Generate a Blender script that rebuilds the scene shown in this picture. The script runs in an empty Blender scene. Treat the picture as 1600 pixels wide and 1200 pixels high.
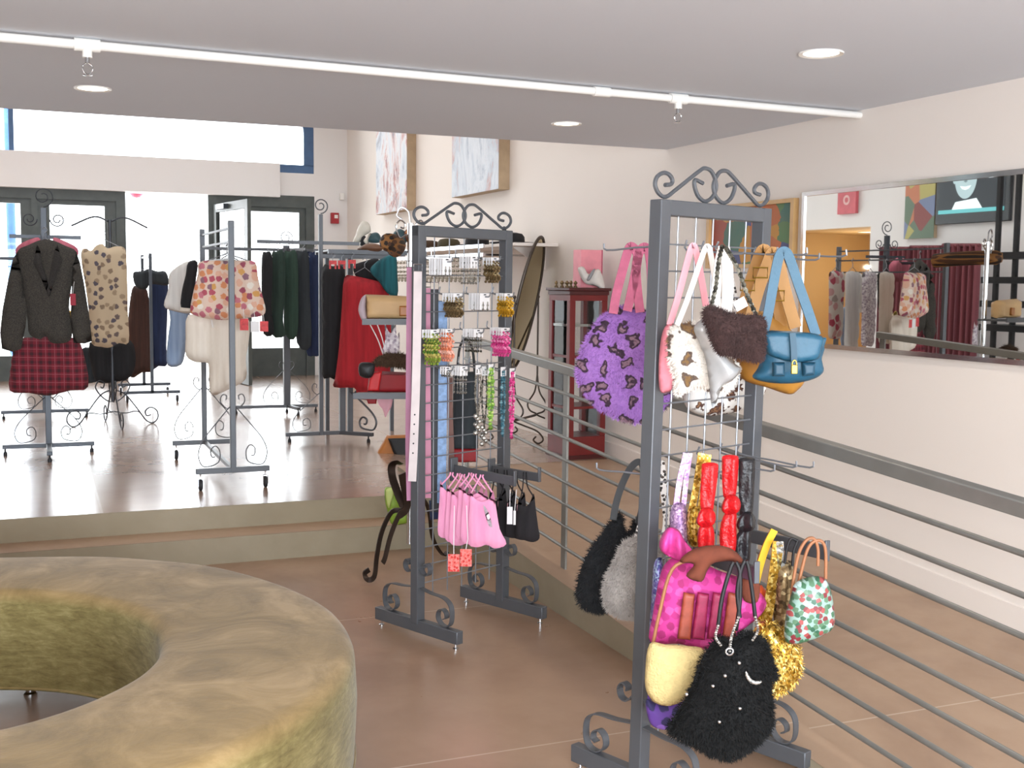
import bpy, math, random
from mathutils import Vector, Matrix, noise
from mathutils.geometry import delaunay_2d_cdt
V = Vector
SC = bpy.context.scene
COL = SC.collection
PI = math.pi
random.seed(7)

# ------------------------------------------------------------------ camera
F, YAW, PITCH, ROLL, EYE = 1801.44, 0.39193722, -0.08755474, 0.0112605, 1.5
cyw, syw = math.cos(YAW), math.sin(YAW)
FWD = V((syw * math.cos(PITCH), cyw * math.cos(PITCH), math.sin(PITCH)))
RT0 = V((cyw, -syw, 0))
UP0 = RT0.cross(FWD)
RT = RT0 * math.cos(ROLL) + UP0 * math.sin(ROLL)
UP = -RT0 * math.sin(ROLL) + UP0 * math.cos(ROLL)
HF = V((syw, cyw, 0))                       # level direction of view
CAMLOC = V((0, 0, EYE))
cd = bpy.data.cameras.new('camera'); cam = bpy.data.objects.new('camera', cd); COL.objects.link(cam)
cd.sensor_width = 36; cd.lens = 36 * F / 1600; cd.clip_end = 200
cam.matrix_world = Matrix(((RT.x, UP.x, -FWD.x, 0), (RT.y, UP.y, -FWD.y, 0), (RT.z, UP.z, -FWD.z, EYE), (0, 0, 0, 1)))
SC.camera = cam

def ray(x, y): return FWD + RT * ((x - 800) / F) + UP * ((600 - y) / F)
def at(x, y, w):                            # point seen at a photo pixel, w metres away along the level view direction
    d = ray(x, y); return CAMLOC + d * (w / d.dot(HF))
def atX(x, y, X): d = ray(x, y); return CAMLOC + d * (X / d.x)
def atY(x, y, Y): d = ray(x, y); return CAMLOC + d * (Y / d.y)
def atZ(x, y, Z): d = ray(x, y); return CAMLOC + d * ((Z - EYE) / d.z)
def pxm(w): return w / F                    # metres per photo pixel at depth w

# ------------------------------------------------------------------ materials
def lin(c):
    if isinstance(c, str):
        c = c.lstrip('#'); c = [int(c[i:i + 2], 16) / 255 for i in (0, 2, 4)]
    return tuple((v / 12.92 if v <= .04045 else ((v + .055) / 1.055) ** 2.4) for v in c) + (1,)
MATS = {}
class NT:
    def __init__(s, name):
        s.m = bpy.data.materials.new(name); s.m.use_nodes = True; s.t = s.m.node_tree; s.t.nodes.clear()
        s.out = s.n('ShaderNodeOutputMaterial'); s.b = s.n('ShaderNodeBsdfPrincipled'); s.l(s.b.outputs[0], s.out.inputs[0])
        MATS[name] = s.m
    def n(s, t, **k):
        o = s.t.nodes.new(t)
        for a, b in k.items(): setattr(o, a, b)
        return o
    def l(s, a, b): s.t.links.new(a, b)
    def coord(s, kind='Object', scale=None):
        c = s.n('ShaderNodeTexCoord').outputs[kind]
        if scale:
            mp = s.n('ShaderNodeMapping'); mp.inputs['Scale'].default_value = scale; s.l(c, mp.inputs[0]); c = mp.outputs[0]
        return c
    def noise(s, c, scale, detail=3, rough=.55, dist=0):
        o = s.n('ShaderNodeTexNoise'); o.inputs['Scale'].default_value = scale; o.inputs['Detail'].default_value = detail
        o.inputs['Roughness'].default_value = rough; o.inputs['Distortion'].default_value = dist; s.l(c, o.inputs['Vector']); return o
    def voro(s, c, scale, rnd=1, feature='F1', dim='3D'):
        o = s.n('ShaderNodeTexVoronoi', feature=feature, voronoi_dimensions=dim); o.inputs['Scale'].default_value = scale
        o.inputs['Randomness'].default_value = rnd; s.l(c, o.inputs['Vector']); return o
    def ramp(s, fac, stops, interp='LINEAR'):
        o = s.n('ShaderNodeValToRGB'); o.color_ramp.interpolation = interp; e = o.color_ramp.elements
        while len(e) > 1: e.remove(e[0])
        e[0].position = stops[0][0]; e[0].color = lin(stops[0][1])
        for p, c in stops[1:]: q = e.new(p); q.color = lin(c)
        s.l(fac, o.inputs[0]); return o.outputs[0]
    def mix(s, fac, a, b):
        o = s.n('ShaderNodeMix', data_type='RGBA')
        for v, i in ((fac, 0), (a, 6), (b, 7)):
            if hasattr(v, 'is_output'): s.l(v, o.inputs[i])
            elif i == 0: o.inputs[0].default_value = v
            else: o.inputs[i].default_value = lin(v)
        return o.outputs[2]
    def math(s, op, a, b=0.0):
        o = s.n('ShaderNodeMath', operation=op)
        for i, v in enumerate((a, b)):
            if hasattr(v, 'is_output'): s.l(v, o.inputs[i])
            else: o.inputs[i].default_value = v
        return o.outputs[0]
    def bump(s, h, strength=.3, dist=.01):
        o = s.n('ShaderNodeBump'); o.inputs['Strength'].default_value = strength; o.inputs['Distance'].default_value = dist
        s.l(h, o.inputs['Height']); s.l(o.outputs[0], s.b.inputs['Normal'])
    def base(s, c):
        if hasattr(c, 'is_output'): s.l(c, s.b.inputs['Base Color'])
        else: s.b.inputs['Base Color'].default_value = lin(c)
    def pr(s, rough=.6, metal=0, **k):
        s.b.inputs['Roughness'].default_value = rough; s.b.inputs['Metallic'].default_value = metal
        for a, v in k.items(): s.b.inputs[a.replace('_', ' ').title().replace('Ior', 'IOR')].default_value = v
        return s.m

def plain(name, col, rough=.6, metal=0, var=.12, scale=8, bump=0, bscale=60, **k):
    """one colour with a soft mottling"""
    t = NT(name); c = t.coord(); nz = t.noise(c, scale)
    r = lin(col)
    a = t.n('ShaderNodeHueSaturation'); a.inputs['Color'].default_value = r
    v = t.n('ShaderNodeMapRange'); v.inputs['From Min'].default_value = .3; v.inputs['From Max'].default_value = .7
    v.inputs['To Min'].default_value = 1 - var; v.inputs['To Max'].default_value = 1 + var
    t.l(nz.outputs[0], v.inputs[0]); t.l(v.outputs[0], a.inputs['Value']); t.base(a.outputs[0])
    if bump: t.bump(t.noise(c, bscale).outputs[0], bump)
    return t.pr(rough, metal, **k)

def leopard(name, base, base2, ring, inner, scale=9):
    t = NT(name); c = t.coord('UV')
    d = t.noise(c, scale * 1.6, 2); m = t.n('ShaderNodeMix', data_type='VECTOR'); m.inputs[0].default_value = .07
    t.l(c, m.inputs[4]); t.l(d.outputs[1], m.inputs[5])
    vo = t.voro(m.outputs[1], scale, .8, dim='2D')
    bg = t.mix(t.noise(c, 14).outputs[0], base, base2)
    brk = t.noise(c, scale * 2.2, 1)
    e = t.math('ADD', vo.outputs['Distance'], t.math('MULTIPLY', t.math('SUBTRACT', brk.outputs[0], .5), .25))
    f1 = t.ramp(e, [(0, '#ffffff'), (.27, '#ffffff'), (.33, '#000000')]); f2 = t.ramp(e, [(0, '#ffffff'), (.12, '#ffffff'), (.18, '#000000')])
    t.base(t.mix(f2, t.mix(f1, bg, ring), inner)); return t.pr(.9)

def blooms(name, base, cols, scale=12, lo=.32, rough=.75, metal=0):
    """printed blotches of several colours on a ground"""
    t = NT(name); c = t.coord('UV'); vo = t.voro(c, scale, dim='2D')
    nz = t.noise(c, scale * 2.5, 2)
    e = t.math('ADD', vo.outputs['Distance'], t.math('MULTIPLY', t.math('SUBTRACT', nz.outputs[0], .5), .5))
    f = t.ramp(e, [(0, '#ffffff'), (lo, '#ffffff'), (lo + .08, '#000000')])
    sp = t.n('ShaderNodeSeparateColor'); t.l(vo.outputs['Color'], sp.inputs[0])
    n = len(cols); cr = t.ramp(sp.outputs[0], [(i / n, q) for i, q in enumerate(cols)], 'CONSTANT')
    t.base(t.mix(f, t.mix(t.noise(c, 5).outputs[0], base, base), cr)); return t.pr(rough, metal)

def sequin(name, c0, c1, c2, scale=140, metal=.8, rough=.25):
    t = NT(name); c = t.coord(); vo = t.voro(c, scale)
    sp = t.n('ShaderNodeSeparateColor'); t.l(vo.outputs['Color'], sp.inputs[0])
    t.base(t.ramp(sp.outputs[0], [(0, c0), (.5, c1), (1, c2)])); t.bump(sp.outputs[1], .9, .004); return t.pr(rough, metal)

def folds_mat(name, c0, c1, scale=(30, 30, 2), rough=.8):
    t = NT(name); c = t.coord('Object', scale); t.base(t.ramp(t.noise(c, 1, 3).outputs[0], [(.3, c0), (.7, c1)])); return t.pr(rough)

def emit(name, col, st):
    t = NT(name); t.b.inputs['Emission Color'].default_value = lin(col); t.b.inputs['Emission Strength'].default_value = st
    t.base(col); return t.pr(.5)

# ------------------------------------------------------------------ mesh building
WL = {}
class MB:
    def __init__(s): s.v = []; s.f = []; s.mi = []
    def add(s, vs, fs, mi=0):
        o = len(s.v); s.v += [V(p) for p in vs]; s.f += [tuple(i + o for i in f) for f in fs]; s.mi += [mi] * len(fs); return s
    def obox(s, c, a, b, d, mi=0):
        c, a, b, d = V(c), V(a), V(b), V(d)
        vs = [c + a * i + b * j + d * k for i in (-1, 1) for j in (-1, 1) for k in (-1, 1)]
        fs = [(0, 1, 3, 2), (4, 6, 7, 5), (0, 4, 5, 1), (2, 3, 7, 6), (0, 2, 6, 4), (1, 5, 7, 3)]
        if a.cross(b).dot(d) < 0: fs = [f[::-1] for f in fs]
        return s.add(vs, fs, mi)
    def box(s, x0, x1, y0, y1, z0, z1, mi=0):
        return s.obox(((x0 + x1) / 2, (y0 + y1) / 2, (z0 + z1) / 2), ((x1 - x0) / 2, 0, 0), (0, (y1 - y0) / 2, 0), (0, 0, (z1 - z0) / 2), mi)
    def bar(s, p, q, wd, ht, up=(0, 0, 1)):            # rectangular bar from p to q
        p, q = V(p), V(q); d = q - p; L = d.length; d.normalize(); up = V(up)
        if abs(d.dot(up)) > .95: up = V((0, 1, 0))
        x = d.cross(up).normalized(); u = x.cross(d)
        return s.obox((p + q) / 2, d * (L / 2), x * (wd / 2), u * (ht / 2))
    def tube(s, pts, r, n=8, closed=False):
        pts = [V(p) for p in pts]; N = len(pts); vs = []; fs = []; ref = None
        for i, p in enumerate(pts):
            a = pts[i - 1] if (i > 0 or closed) else p; b = pts[(i + 1) % N] if (i < N - 1 or closed) else p
            t = (b - a)
            t = t.normalized() if t.length > 1e-9 else V((0, 0, 1))
            if ref is None: ref = V((0, 0, 1)) if abs(t.z) < .9 else V((1, 0, 0))
            x = t.cross(ref).normalized(); y = x.cross(t); ref = y
            rr = r[i] if isinstance(r, (list, tuple)) else r
            vs += [p + (x * math.cos(2 * PI * k / n) + y * math.sin(2 * PI * k / n)) * rr for k in range(n)]
        for i in range(N if closed else N - 1):
            j = (i + 1) % N
            fs += [(i * n + k, j * n + k, j * n + (k + 1) % n, i * n + (k + 1) % n)[::-1] for k in range(n)]
        if not closed: fs += [tuple(range(n)), tuple(range((N - 1) * n, N * n))[::-1]]
        return s.add(vs, fs)
    def ribbon(s, pts, wv, hw, th):                      # strip of half width hw along wv, thickness th
        pts = [V(p) for p in pts]; wv = V(wv).normalized(); N = len(pts); vs = []; fs = []
        for i, p in enumerate(pts):
            t = pts[min(i + 1, N - 1)] - pts[max(i - 1, 0)]; nn = t.cross(wv)
            nn = nn.normalized() if nn.length > 1e-9 else V((0, 0, 1))
            w = hw[i] if isinstance(hw, (list, tuple)) else hw
            vs += [p - wv * w - nn * th / 2, p + wv * w - nn * th / 2, p + wv * w + nn * th / 2, p - wv * w + nn * th / 2]
        for i in range(N - 1):
            a = i * 4; b = a + 4
            fs += [(a + k, a + (k + 1) % 4, b + (k + 1) % 4, b + k) for k in range(4)]
        fs += [(3, 2, 1, 0), tuple((N - 1) * 4 + k for k in range(4))]
        return s.add(vs, fs)
    def flat(s, pts, nrm, hw, th):                       # strap lying in the plane with normal nrm, width across the path
        pts = [V(p) for p in pts]; nrm = V(nrm).normalized(); N = len(pts); vs = []; fs = []
        for i, p in enumerate(pts):
            t = (pts[min(i + 1, N - 1)] - pts[max(i - 1, 0)]).normalized(); x = t.cross(nrm).normalized()
            w = hw[i] if isinstance(hw, (list, tuple)) else hw
            vs += [p - x * w - nrm * th / 2, p + x * w - nrm * th / 2, p + x * w + nrm * th / 2, p - x * w + nrm * th / 2]
        for i in range(N - 1):
            a = i * 4; b = a + 4
            fs += [(a + k, a + (k + 1) % 4, b + (k + 1) % 4, b + k) for k in range(4)]
        fs += [(3, 2, 1, 0), tuple((N - 1) * 4 + k for k in range(4))]
        return s.add(vs, fs)
    def lathe(s, prof, c, n=24, axis=(0, 0, 1), caps=False):
        c = V(c); ax = V(axis).normalized(); x = ax.orthogonal().normalized(); y = ax.cross(x); m = len(prof)
        vs = [c + ax * h + (x * math.cos(2 * PI * k / n) + y * math.sin(2 * PI * k / n)) * r for k in range(n) for r, h in prof]
        fs = [(k * m + i, ((k + 1) % n) * m + i, ((k + 1) % n) * m + i + 1, k * m + i + 1) for k in range(n) for i in range(m - 1)]
        if caps: fs += [tuple(k * m for k in range(n))[::-1], tuple(k * m + m - 1 for k in range(n))]
        return s.add(vs, fs)
    def ball(s, c, r, sc=(1, 1, 1), n=10, m=6):
        c = V(c); vs = [c + V((0, 0, -r * sc[2]))]; fs = []
        for i in range(1, m):
            a = -PI / 2 + PI * i / m
            vs += [c + V((r * sc[0] * math.cos(a) * math.cos(2 * PI * k / n), r * sc[1] * math.cos(a) * math.sin(2 * PI * k / n), r * sc[2] * math.sin(a))) for k in range(n)]
        vs.append(c + V((0, 0, r * sc[2]))); T = len(vs) - 1
        fs += [(0, 1 + (k + 1) % n, 1 + k) for k in range(n)]
        for i in range(m - 2):
            a = 1 + i * n; fs += [(a + k, a + (k + 1) % n, a + n + (k + 1) % n, a + n + k) for k in range(n)]
        a = 1 + (m - 2) * n; fs += [(a + k, a + (k + 1) % n, T) for k in range(n)]
        return s.add(vs, fs)
    def build(s, name, mat, parent=None, ang=38, bevel=0, origin=None, smooth=True):
        xs = [p.x for p in s.v]; ys = [p.y for p in s.v]; zs = [p.z for p in s.v]
        o = V(origin) if origin is not None else V(((min(xs) + max(xs)) / 2, (min(ys) + max(ys)) / 2, min(zs)))
        me = bpy.data.meshes.new(name); me.from_pydata([tuple(p - o) for p in s.v], [], s.f); me.update()
        uv = me.uv_layers.new(name='UVMap'); co = [(p.dot(RT0), p.z) for p in s.v]
        uv.data.foreach_set('uv', [q for l in me.loops for q in co[l.vertex_index]])
        mm = mat if isinstance(mat, (list, tuple)) else [mat]
        for m in mm: me.materials.append(MATS[m] if isinstance(m, str) else m)
        if len(mm) > 1: me.polygons.foreach_set('material_index', s.mi)
        if smooth:
            me.polygons.foreach_set('use_smooth', [True] * len(me.polygons)); me.set_sharp_from_angle(angle=math.radians(ang))
        ob = bpy.data.objects.new(name, me); COL.objects.link(ob)
        if parent: ob.parent = parent; ob.location = o - WL[parent.name]
        else: ob.location = o
        WL[ob.name] = o
        if bevel:
            b = ob.modifiers.new('bevel', 'BEVEL'); b.width = bevel; b.segments = 2; b.limit_method = 'ANGLE'
        return ob

def tag(o, label=None, cat=None, group=None, kind=None):
    for k, v in (('label', label), ('category', cat), ('group', group), ('kind', kind)):
        if v: o[k] = v
    return o
def thing(name, label, cat, loc, group=None):
    o = bpy.data.objects.new(name, None); COL.objects.link(o); o.location = V(loc); o.empty_display_size = .1
    WL[o.name] = V(loc); return tag(o, label, cat, group)
def struct(o): o['kind'] = 'structure'; return o
def dup(root, loc, label=None, group=None, rotz=0):
    """a copy of a thing with copies of its parts and sub-parts"""
    r = root.copy(); COL.objects.link(r); r.location = V(loc); r.rotation_euler = (0, 0, rotz); WL[r.name] = V(loc)
    if label: r['label'] = label
    if group: r['group'] = group
    for ch in list(root.children):
        c = ch.copy(); COL.objects.link(c); c.parent = r
        for g in list(ch.children):
            d = g.copy(); COL.objects.link(d); d.parent = c
    return r
def smoothpath(pts, k=6, closed=False):
    pts = [V(p) for p in pts]; N = len(pts); out = []
    for i in range(N if closed else N - 1):
        p1, p2 = pts[i], pts[(i + 1) % N]
        p0 = pts[i - 1] if (i or closed) else p1 * 2 - p2
        p3 = pts[(i + 2) % N] if (closed or i + 2 < N) else p2 * 2 - p1
        for j in range(k):
            t = j / k
            out.append(.5 * ((2 * p1) + (p2 - p0) * t + (2 * p0 - 5 * p1 + 4 * p2 - p3) * t * t + (3 * p1 - p0 - 3 * p2 + p3) * t ** 3))
    if not closed: out.append(pts[-1])
    return out
def spiral(c, ex, ez, r0, r1, a0, turns, n=28):
    c, ex, ez = V(c), V(ex), V(ez)
    return [c + (ex * math.cos(a0 + 2 * PI * turns * i / n) + ez * math.sin(a0 + 2 * PI * turns * i / n)) * (r0 + (r1 - r0) * i / n) for i in range(n + 1)]

def pillow(px, w, thick, name, mat, parent=None, edge=.45, fold=0, fscale=18, seed=0, smooth_k=4, fur=0, furlen=.02, cells=22, sharp=False, loose=0, tilt=0):
    """soft body with a given outline standing upright at depth w: rounded front and back, folds, optional fur tufts"""
    P = [at(x, y, w) for x, y in px]
    c = sum(P, V()) / len(P)
    RX = (RT0 * math.cos(tilt) - HF * math.sin(tilt)); NX = (HF * math.cos(tilt) + RT0 * math.sin(tilt))
    q = [V(((p - c).dot(RT0), (p - c).z)) for p in P]
    if not sharp:
        q = [V((p.x, p.y)) for p in smoothpath([V((p.x, p.y, 0)) for p in q], smooth_k, True)]
    else:
        qq = []
        for i in range(len(q)):
            for j in range(smooth_k): qq.append(q[i].lerp(q[(i + 1) % len(q)], j / smooth_k))
        q = qq
    A = sum(q[i].x * q[(i + 1) % len(q)].y - q[(i + 1) % len(q)].x * q[i].y for i in range(len(q)))
    if A < 0: q.reverse()
    n = len(q); x0, x1 = min(p.x for p in q), max(p.x for p in q); y0, y1 = min(p.y for p in q), max(p.y for p in q)
    g = max(x1 - x0, y1 - y0) / cells
    def inside(p):
        k = False
        for i in range(n):
            a, b = q[i], q[i - 1]
            if (a.y > p.y) != (b.y > p.y) and p.x < (b.x - a.x) * (p.y - a.y) / (b.y - a.y) + a.x: k = not k
        return k
    def dist(p):
        m = 9
        for i in range(n):
            a, b = q[i - 1], q[i]; ab = b - a; L = ab.length_squared
            t = max(0, min(1, (p - a).dot(ab) / L)) if L > 0 else 0
            m = min(m, (a + ab * t - p).length)
        return m
    inner = []; i = 0; y = y0 + g / 2
    while y < y1:
        x = x0 + g / 2 + (g / 2 if i % 2 else 0)
        while x < x1:
            p = V((x, y))
            if inside(p) and dist(p) > g * .4: inner.append(p)
            x += g
        y += g * .87; i += 1
    r = delaunay_2d_cdt(q + inner, [(i, (i + 1) % n) for i in range(n)], [], 1, 1e-6)
    vs, tris = r[0], r[2]
    D = [dist(p) for p in vs]; half = max(D + [1e-4]); E = max(half * edge * 2, 1e-4)
    nb = len(vs); bnd = [d < 1e-5 for d in D]
    def hgt(p, d):
        t = min(d / E, 1); h = thick / 2 * math.sqrt(max(0, 1 - (1 - t) ** 2))
        if fold: h += fold * noise.noise(V((p.x * fscale + seed * 3.1, p.y * fscale * .22, seed))) * min(1, d / (g * 1.2))
        if loose: h += loose * noise.noise(V((p.x * 9, p.y * 9, seed + 5))) * t
        return h
    m = MB(); front = []; back = []
    base = at(*px[0], w)
    def wp(p, o): return c + RX * p.x + V((0, 0, p.y)) - NX * o
    idx = {}; vv = []
    for k, p in enumerate(vs):
        h = hgt(p, D[k]); vv.append(wp(p, 0 if bnd[k] and not fold else (h if not bnd[k] else 0)))
    for k, p in enumerate(vs):
        if bnd[k]: idx[k] = k
        else: idx[k] = len(vv); vv.append(wp(p, -max(hgt(p, D[k]) if not fold else thick / 2 * min(1, D[k] / E), .001)))
    fs = [tuple(t) for t in tris] + [tuple(idx[i] for i in t)[::-1] for t in tris]
    m.add(vv, fs)
    if fur:
        tri = [t for t in tris if len(t) == 3]
        ar = [abs((vs[t[1]] - vs[t[0]]).cross(vs[t[2]] - vs[t[0]])) for t in tri]
        rnd = random.Random(seed + 11); ch = rnd.choices(range(len(tri)), ar, k=fur)
        bp = [k for k in range(len(vs)) if bnd[k]]
        fv = []; ff = []
        for ti in ch:
            t = tri[ti]; a, b = rnd.random(), rnd.random()
            if a + b > 1: a, b = 1 - a, 1 - b
            pa, pb, pc = vv[t[0]], vv[t[1]], vv[t[2]]
            p = pa + (pb - pa) * a + (pc - pa) * b
            nn = (pb - pa).cross(pc - pa); nn = nn.normalized() if nn.length > 0 else -HF
            if nn.dot(HF) > 0: nn = -nn
            dr = (nn * .5 + V((rnd.uniform(-.5, .5), rnd.uniform(-.5, .5), rnd.uniform(-1, .1)))).normalized()
            L = furlen * rnd.uniform(.6, 1.2); sx = dr.cross(HF).normalized() * furlen * .09
            o = len(fv); fv += [p - sx, p + sx, p + dr * L]; ff.append((o, o + 1, o + 2))
        for _ in range(fur // 5):
            k = rnd.randrange(n); a = q[k - 1].lerp(q[k], rnd.random()); ed = (q[k] - q[k - 1])
            if ed.length < 1e-6: continue
            ed.normalize(); out = V((ed.y, -ed.x))
            p = wp(a - out * furlen * .2, rnd.uniform(-.3, .3) * thick * .5)
            dr2 = out + ed * rnd.uniform(-.7, .7) + V((0, -.35)); dr = (RX * dr2.x + V((0, 0, dr2.y))).normalized()
            L = furlen * rnd.uniform(.6, 1.2); sx = (RX * ed.x + V((0, 0, ed.y))) * furlen * .09
            o = len(fv); fv += [p - sx, p + sx, p + dr * L]; ff.append((o, o + 1, o + 2))
        m.add(fv, ff)
    return m.build(name, mat, parent, ang=70)

def strap(px, w, width, mat, name='strap', parent=None, th=.006, k=5, taper=None, zoff=None):
    pts = []
    for i, p in enumerate(px):
        ww = p[2] if len(p) > 2 else w
        pts.append(at(p[0], p[1], ww))
    pts = smoothpath(pts, k)
    return MB().flat(pts, -HF, width / 2, th).build(name, mat, parent, ang=60)
def cord(px, w, r, mat, name='strap', parent=None, k=5, n=8):
    pts = smoothpath([at(p[0], p[1], p[2] if len(p) > 2 else w) for p in px], k)
    return MB().tube(pts, r, n).build(name, mat, parent, ang=60)
# ------------------------------------------------------------------ materials of the room
def concrete_brown(name, c0, c1, c2, rough, joints=()):
    t = NT(name); c = t.coord(); n1 = t.noise(c, .9, 5, .6, .6); n2 = t.noise(c, 5, 4, .6)
    a = t.ramp(n1.outputs[0], [(.3, c0), (.5, c1), (.72, c2)])
    b = t.mix(t.math('MULTIPLY', n2.outputs[0], .45), a, c0)
    if joints:
        sp = t.n('ShaderNodeSeparateXYZ'); t.l(c, sp.inputs[0]); f = None
        for ax, pos, hw in joints:
            k = t.math('LESS_THAN', t.math('ABSOLUTE', t.math('SUBTRACT', sp.outputs[ax], pos)), hw)
            f = k if f is None else t.math('MAXIMUM', f, k)
        b = t.mix(t.math('MULTIPLY', f, .45), b, '#d8c9b8')
    t.base(b)
    rg = t.ramp(n2.outputs[0], [(.3, (rough * .8,) * 3), (.7, (rough * 1.35,) * 3)])
    s = t.n('ShaderNodeMapRange'); t.l(n2.outputs[0], s.inputs[0]); s.inputs['To Min'].default_value = rough * .7; s.inputs['To Max'].default_value = rough * 1.4
    m = t.pr(rough)
    if rough < .25: t.b.inputs['Coat Weight'].default_value = .3; t.b.inputs['Coat Roughness'].default_value = .22
    t.l(s.outputs[0], t.b.inputs['Roughness']); t.bump(n2.outputs[0], .04, .01); return m
concrete_brown('floor_stain', '#8c6e58', '#a2836b', '#b1937a', .30, [(1, 3.323, .004), (1, 4.907, .004)])
concrete_brown('platform_stain', '#957a69', '#a68b7a', '#b39c8c', .20, [(0, .30, .006), (1, 10.2, .006), (0, 2.6, .006)])
concrete_brown('ramp_stain', '#977a64', '#ae9177', '#b69a80', .4, [(1, 3.05, .004)])
concrete_brown('riser_concrete', '#8d8069', '#9c9079', '#a89c86', .7)
def wallpaint(name, c0, c1):
    t = NT(name); c = t.coord(); t.base(t.mix(t.noise(c, .7, 2).outputs[0], c0, c1)); t.bump(t.noise(c, 120, 2).outputs[0], .04, .002); return t.pr(.75)
wallpaint('wall_paint', '#e6dcd3', '#efe5dc'); wallpaint('ceiling_paint', '#d6dae2', '#dbdfe6'); wallpaint('front_paint', '#e6e2e0', '#efebe8')
wallpaint('tan_paint', '#c8a878', '#d4b484')
plain('frame_dark', '#4c524f', .45, 0, .15); plain('frame_blue', '#49688f', .45); plain('white_enamel', '#eeeae4', .35, 0, .03)
plain('grey_metal', '#5c5e62', .42, .35, .05); plain('dark_metal', '#43464b', .4, .5, .1); plain('rail_metal', '#85847f', .38, .45, .08)
plain('chrome', '#d5d7da', .12, 1, .03); plain('black_metal', '#1d1c1e', .4, .3); plain('bronze', '#3b2e27', .4, .6)
plain('rubber', '#232326', .6); plain('wire_grey', '#8b8e93', .35, .6, .04)
# glass that lets light through
t = NT('pane_glass'); gl = t.n('ShaderNodeBsdfGlossy'); gl.inputs['Roughness'].default_value = .02; tr = t.n('ShaderNodeBsdfTransparent')
tr.inputs[0].default_value = (.97, .985, .99, 1); fr = t.n('ShaderNodeFresnel'); fr.inputs[0].default_value = 1.35
mx = t.n('ShaderNodeMixShader'); t.l(fr.outputs[0], mx.inputs[0]); t.l(tr.outputs[0], mx.inputs[1]); t.l(gl.outputs[0], mx.inputs[2]); t.l(mx.outputs[0], t.out.inputs[0])
t = NT('mirror_painted_tan'); t.base('#b9ad8e'); t.pr(.05, 1)  # tan put into the mirror colour in place of a tan reflection
t = NT('mirror_glass'); t.base('#e6e8e6'); t.pr(.012, 1)
emit('lamp_glow', '#fff1d8', 9); emit('lamp_glow_warm', '#ffe3b0', 5)

# ------------------------------------------------------------------ room shell
PZ, SZ, CZ, WX, BY, LX = .265, .14, 2.37, 3.8, 14.9, -2.6
CURB = 2.17
SY1, SY2, EY = 6.13, 6.36, 6.62
def ramp_z(y): return max(0, min(PZ, PZ - (7.2 - y) * .0546))
struct(MB().box(-4, WX + .2, -4, SY1 + .05, -.1, 0).build('floor', 'floor_stain', origin=(0, 0, 0)))
m = MB().box(LX, CURB, SY1, SY2 + .05, 0, SZ, 1)
m.add([(LX, SY1, SZ + .001), (CURB, SY1, SZ + .001), (CURB, SY2, SZ + .001), (LX, SY2, SZ + .001)], [(0, 1, 2, 3)], 0)
struct(m.build('step', ['ramp_stain', 'riser_concrete'], origin=(0, 0, 0)))
m = MB().box(LX, CURB, SY2, BY + .3, -.02, PZ, 1).box(CURB, WX, 7.2, BY + .3, -.02, PZ, 1)
m.add([(LX, SY2, PZ + .001), (CURB, SY2, PZ + .001), (CURB, BY + .3, PZ + .001), (LX, BY + .3, PZ + .001)], [(0, 1, 2, 3)], 0)
m.add([(CURB, 7.2, PZ + .001), (WX, 7.2, PZ + .001), (WX, BY + .3, PZ + .001), (CURB, BY + .3, PZ + .001)], [(0, 1, 2, 3)], 0)
struct(m.build('floor_platform', ['platform_stain', 'riser_concrete'], origin=(0, 0, 0)))
y0 = 7.2 - PZ / .0546
m = MB().add([(CURB, y0, 0), (WX, y0, 0), (WX, 7.2, PZ), (CURB, 7.2, PZ), (CURB, 7.2, 0), (WX, 7.2, 0)], [(0, 1, 2, 3)], 0)
# raised kerb along the open side of the ramp
a, b = 2.6, 7.2
def kz(y): return ramp_z(y) + .028
m.add([(CURB, a, 0), (CURB + .13, a, ramp_z(a)), (CURB + .13, a, kz(a)), (CURB, a, kz(a)), (CURB, b, 0), (CURB + .13, b, PZ), (CURB + .13, b, kz(b)), (CURB, b, kz(b))],
      [(0, 1, 2, 3), (0, 3, 7, 4), (1, 5, 6, 2), (4, 7, 6, 5)], 1)
m.add([(CURB, a, kz(a) + .001), (CURB + .13, a, kz(a) + .001), (CURB + .13, b, kz(b) + .001), (CURB, b, kz(b) + .001)], [(0, 1, 2, 3)], 0)
struct(m.build('floor_ramp', ['ramp_stain', 'riser_concrete'], origin=(0, 0, 0)))
struct(MB().box(WX, WX + .15, -4, BY + .3, -.1, 4.4).build('wall_right', 'wall_paint', origin=(WX, 0, 0)))
m = MB()
pts = [(-4, 0), (y0, 0), (7.2, PZ), (BY, PZ)]
for (ya, za), (yb, zb) in zip(pts, pts[1:]):
    m.add([(WX - .014, ya, za), (WX - .014, yb, zb), (WX - .014, yb, zb + .10), (WX - .014, ya, za + .10), (WX, yb, zb + .104), (WX, ya, za + .104)], [(3, 2, 1, 0), (5, 4, 2, 3)])
struct(m.build('baseboard_right', 'wall_paint', smooth=False))
struct(MB().box(-4, WX, -4, EY, CZ, CZ + .3).build('ceiling', 'ceiling_paint', origin=(0, 0, CZ)))
struct(MB().box(LX - .1, WX, EY, BY + .3, 4.3, 4.4).build('ceiling_upper', 'front_paint', origin=(0, 10, 4.3)))
struct(MB().box(LX - .1, WX, EY - .12, EY - .001, CZ + .3, 4.4).build('wall_gallery', 'front_paint', origin=(0, EY, CZ)))
struct(MB().box(-4.1, WX + .15, -4.15, -4, -.1, 2.7).build('wall_rear', 'wall_paint'))
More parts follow.
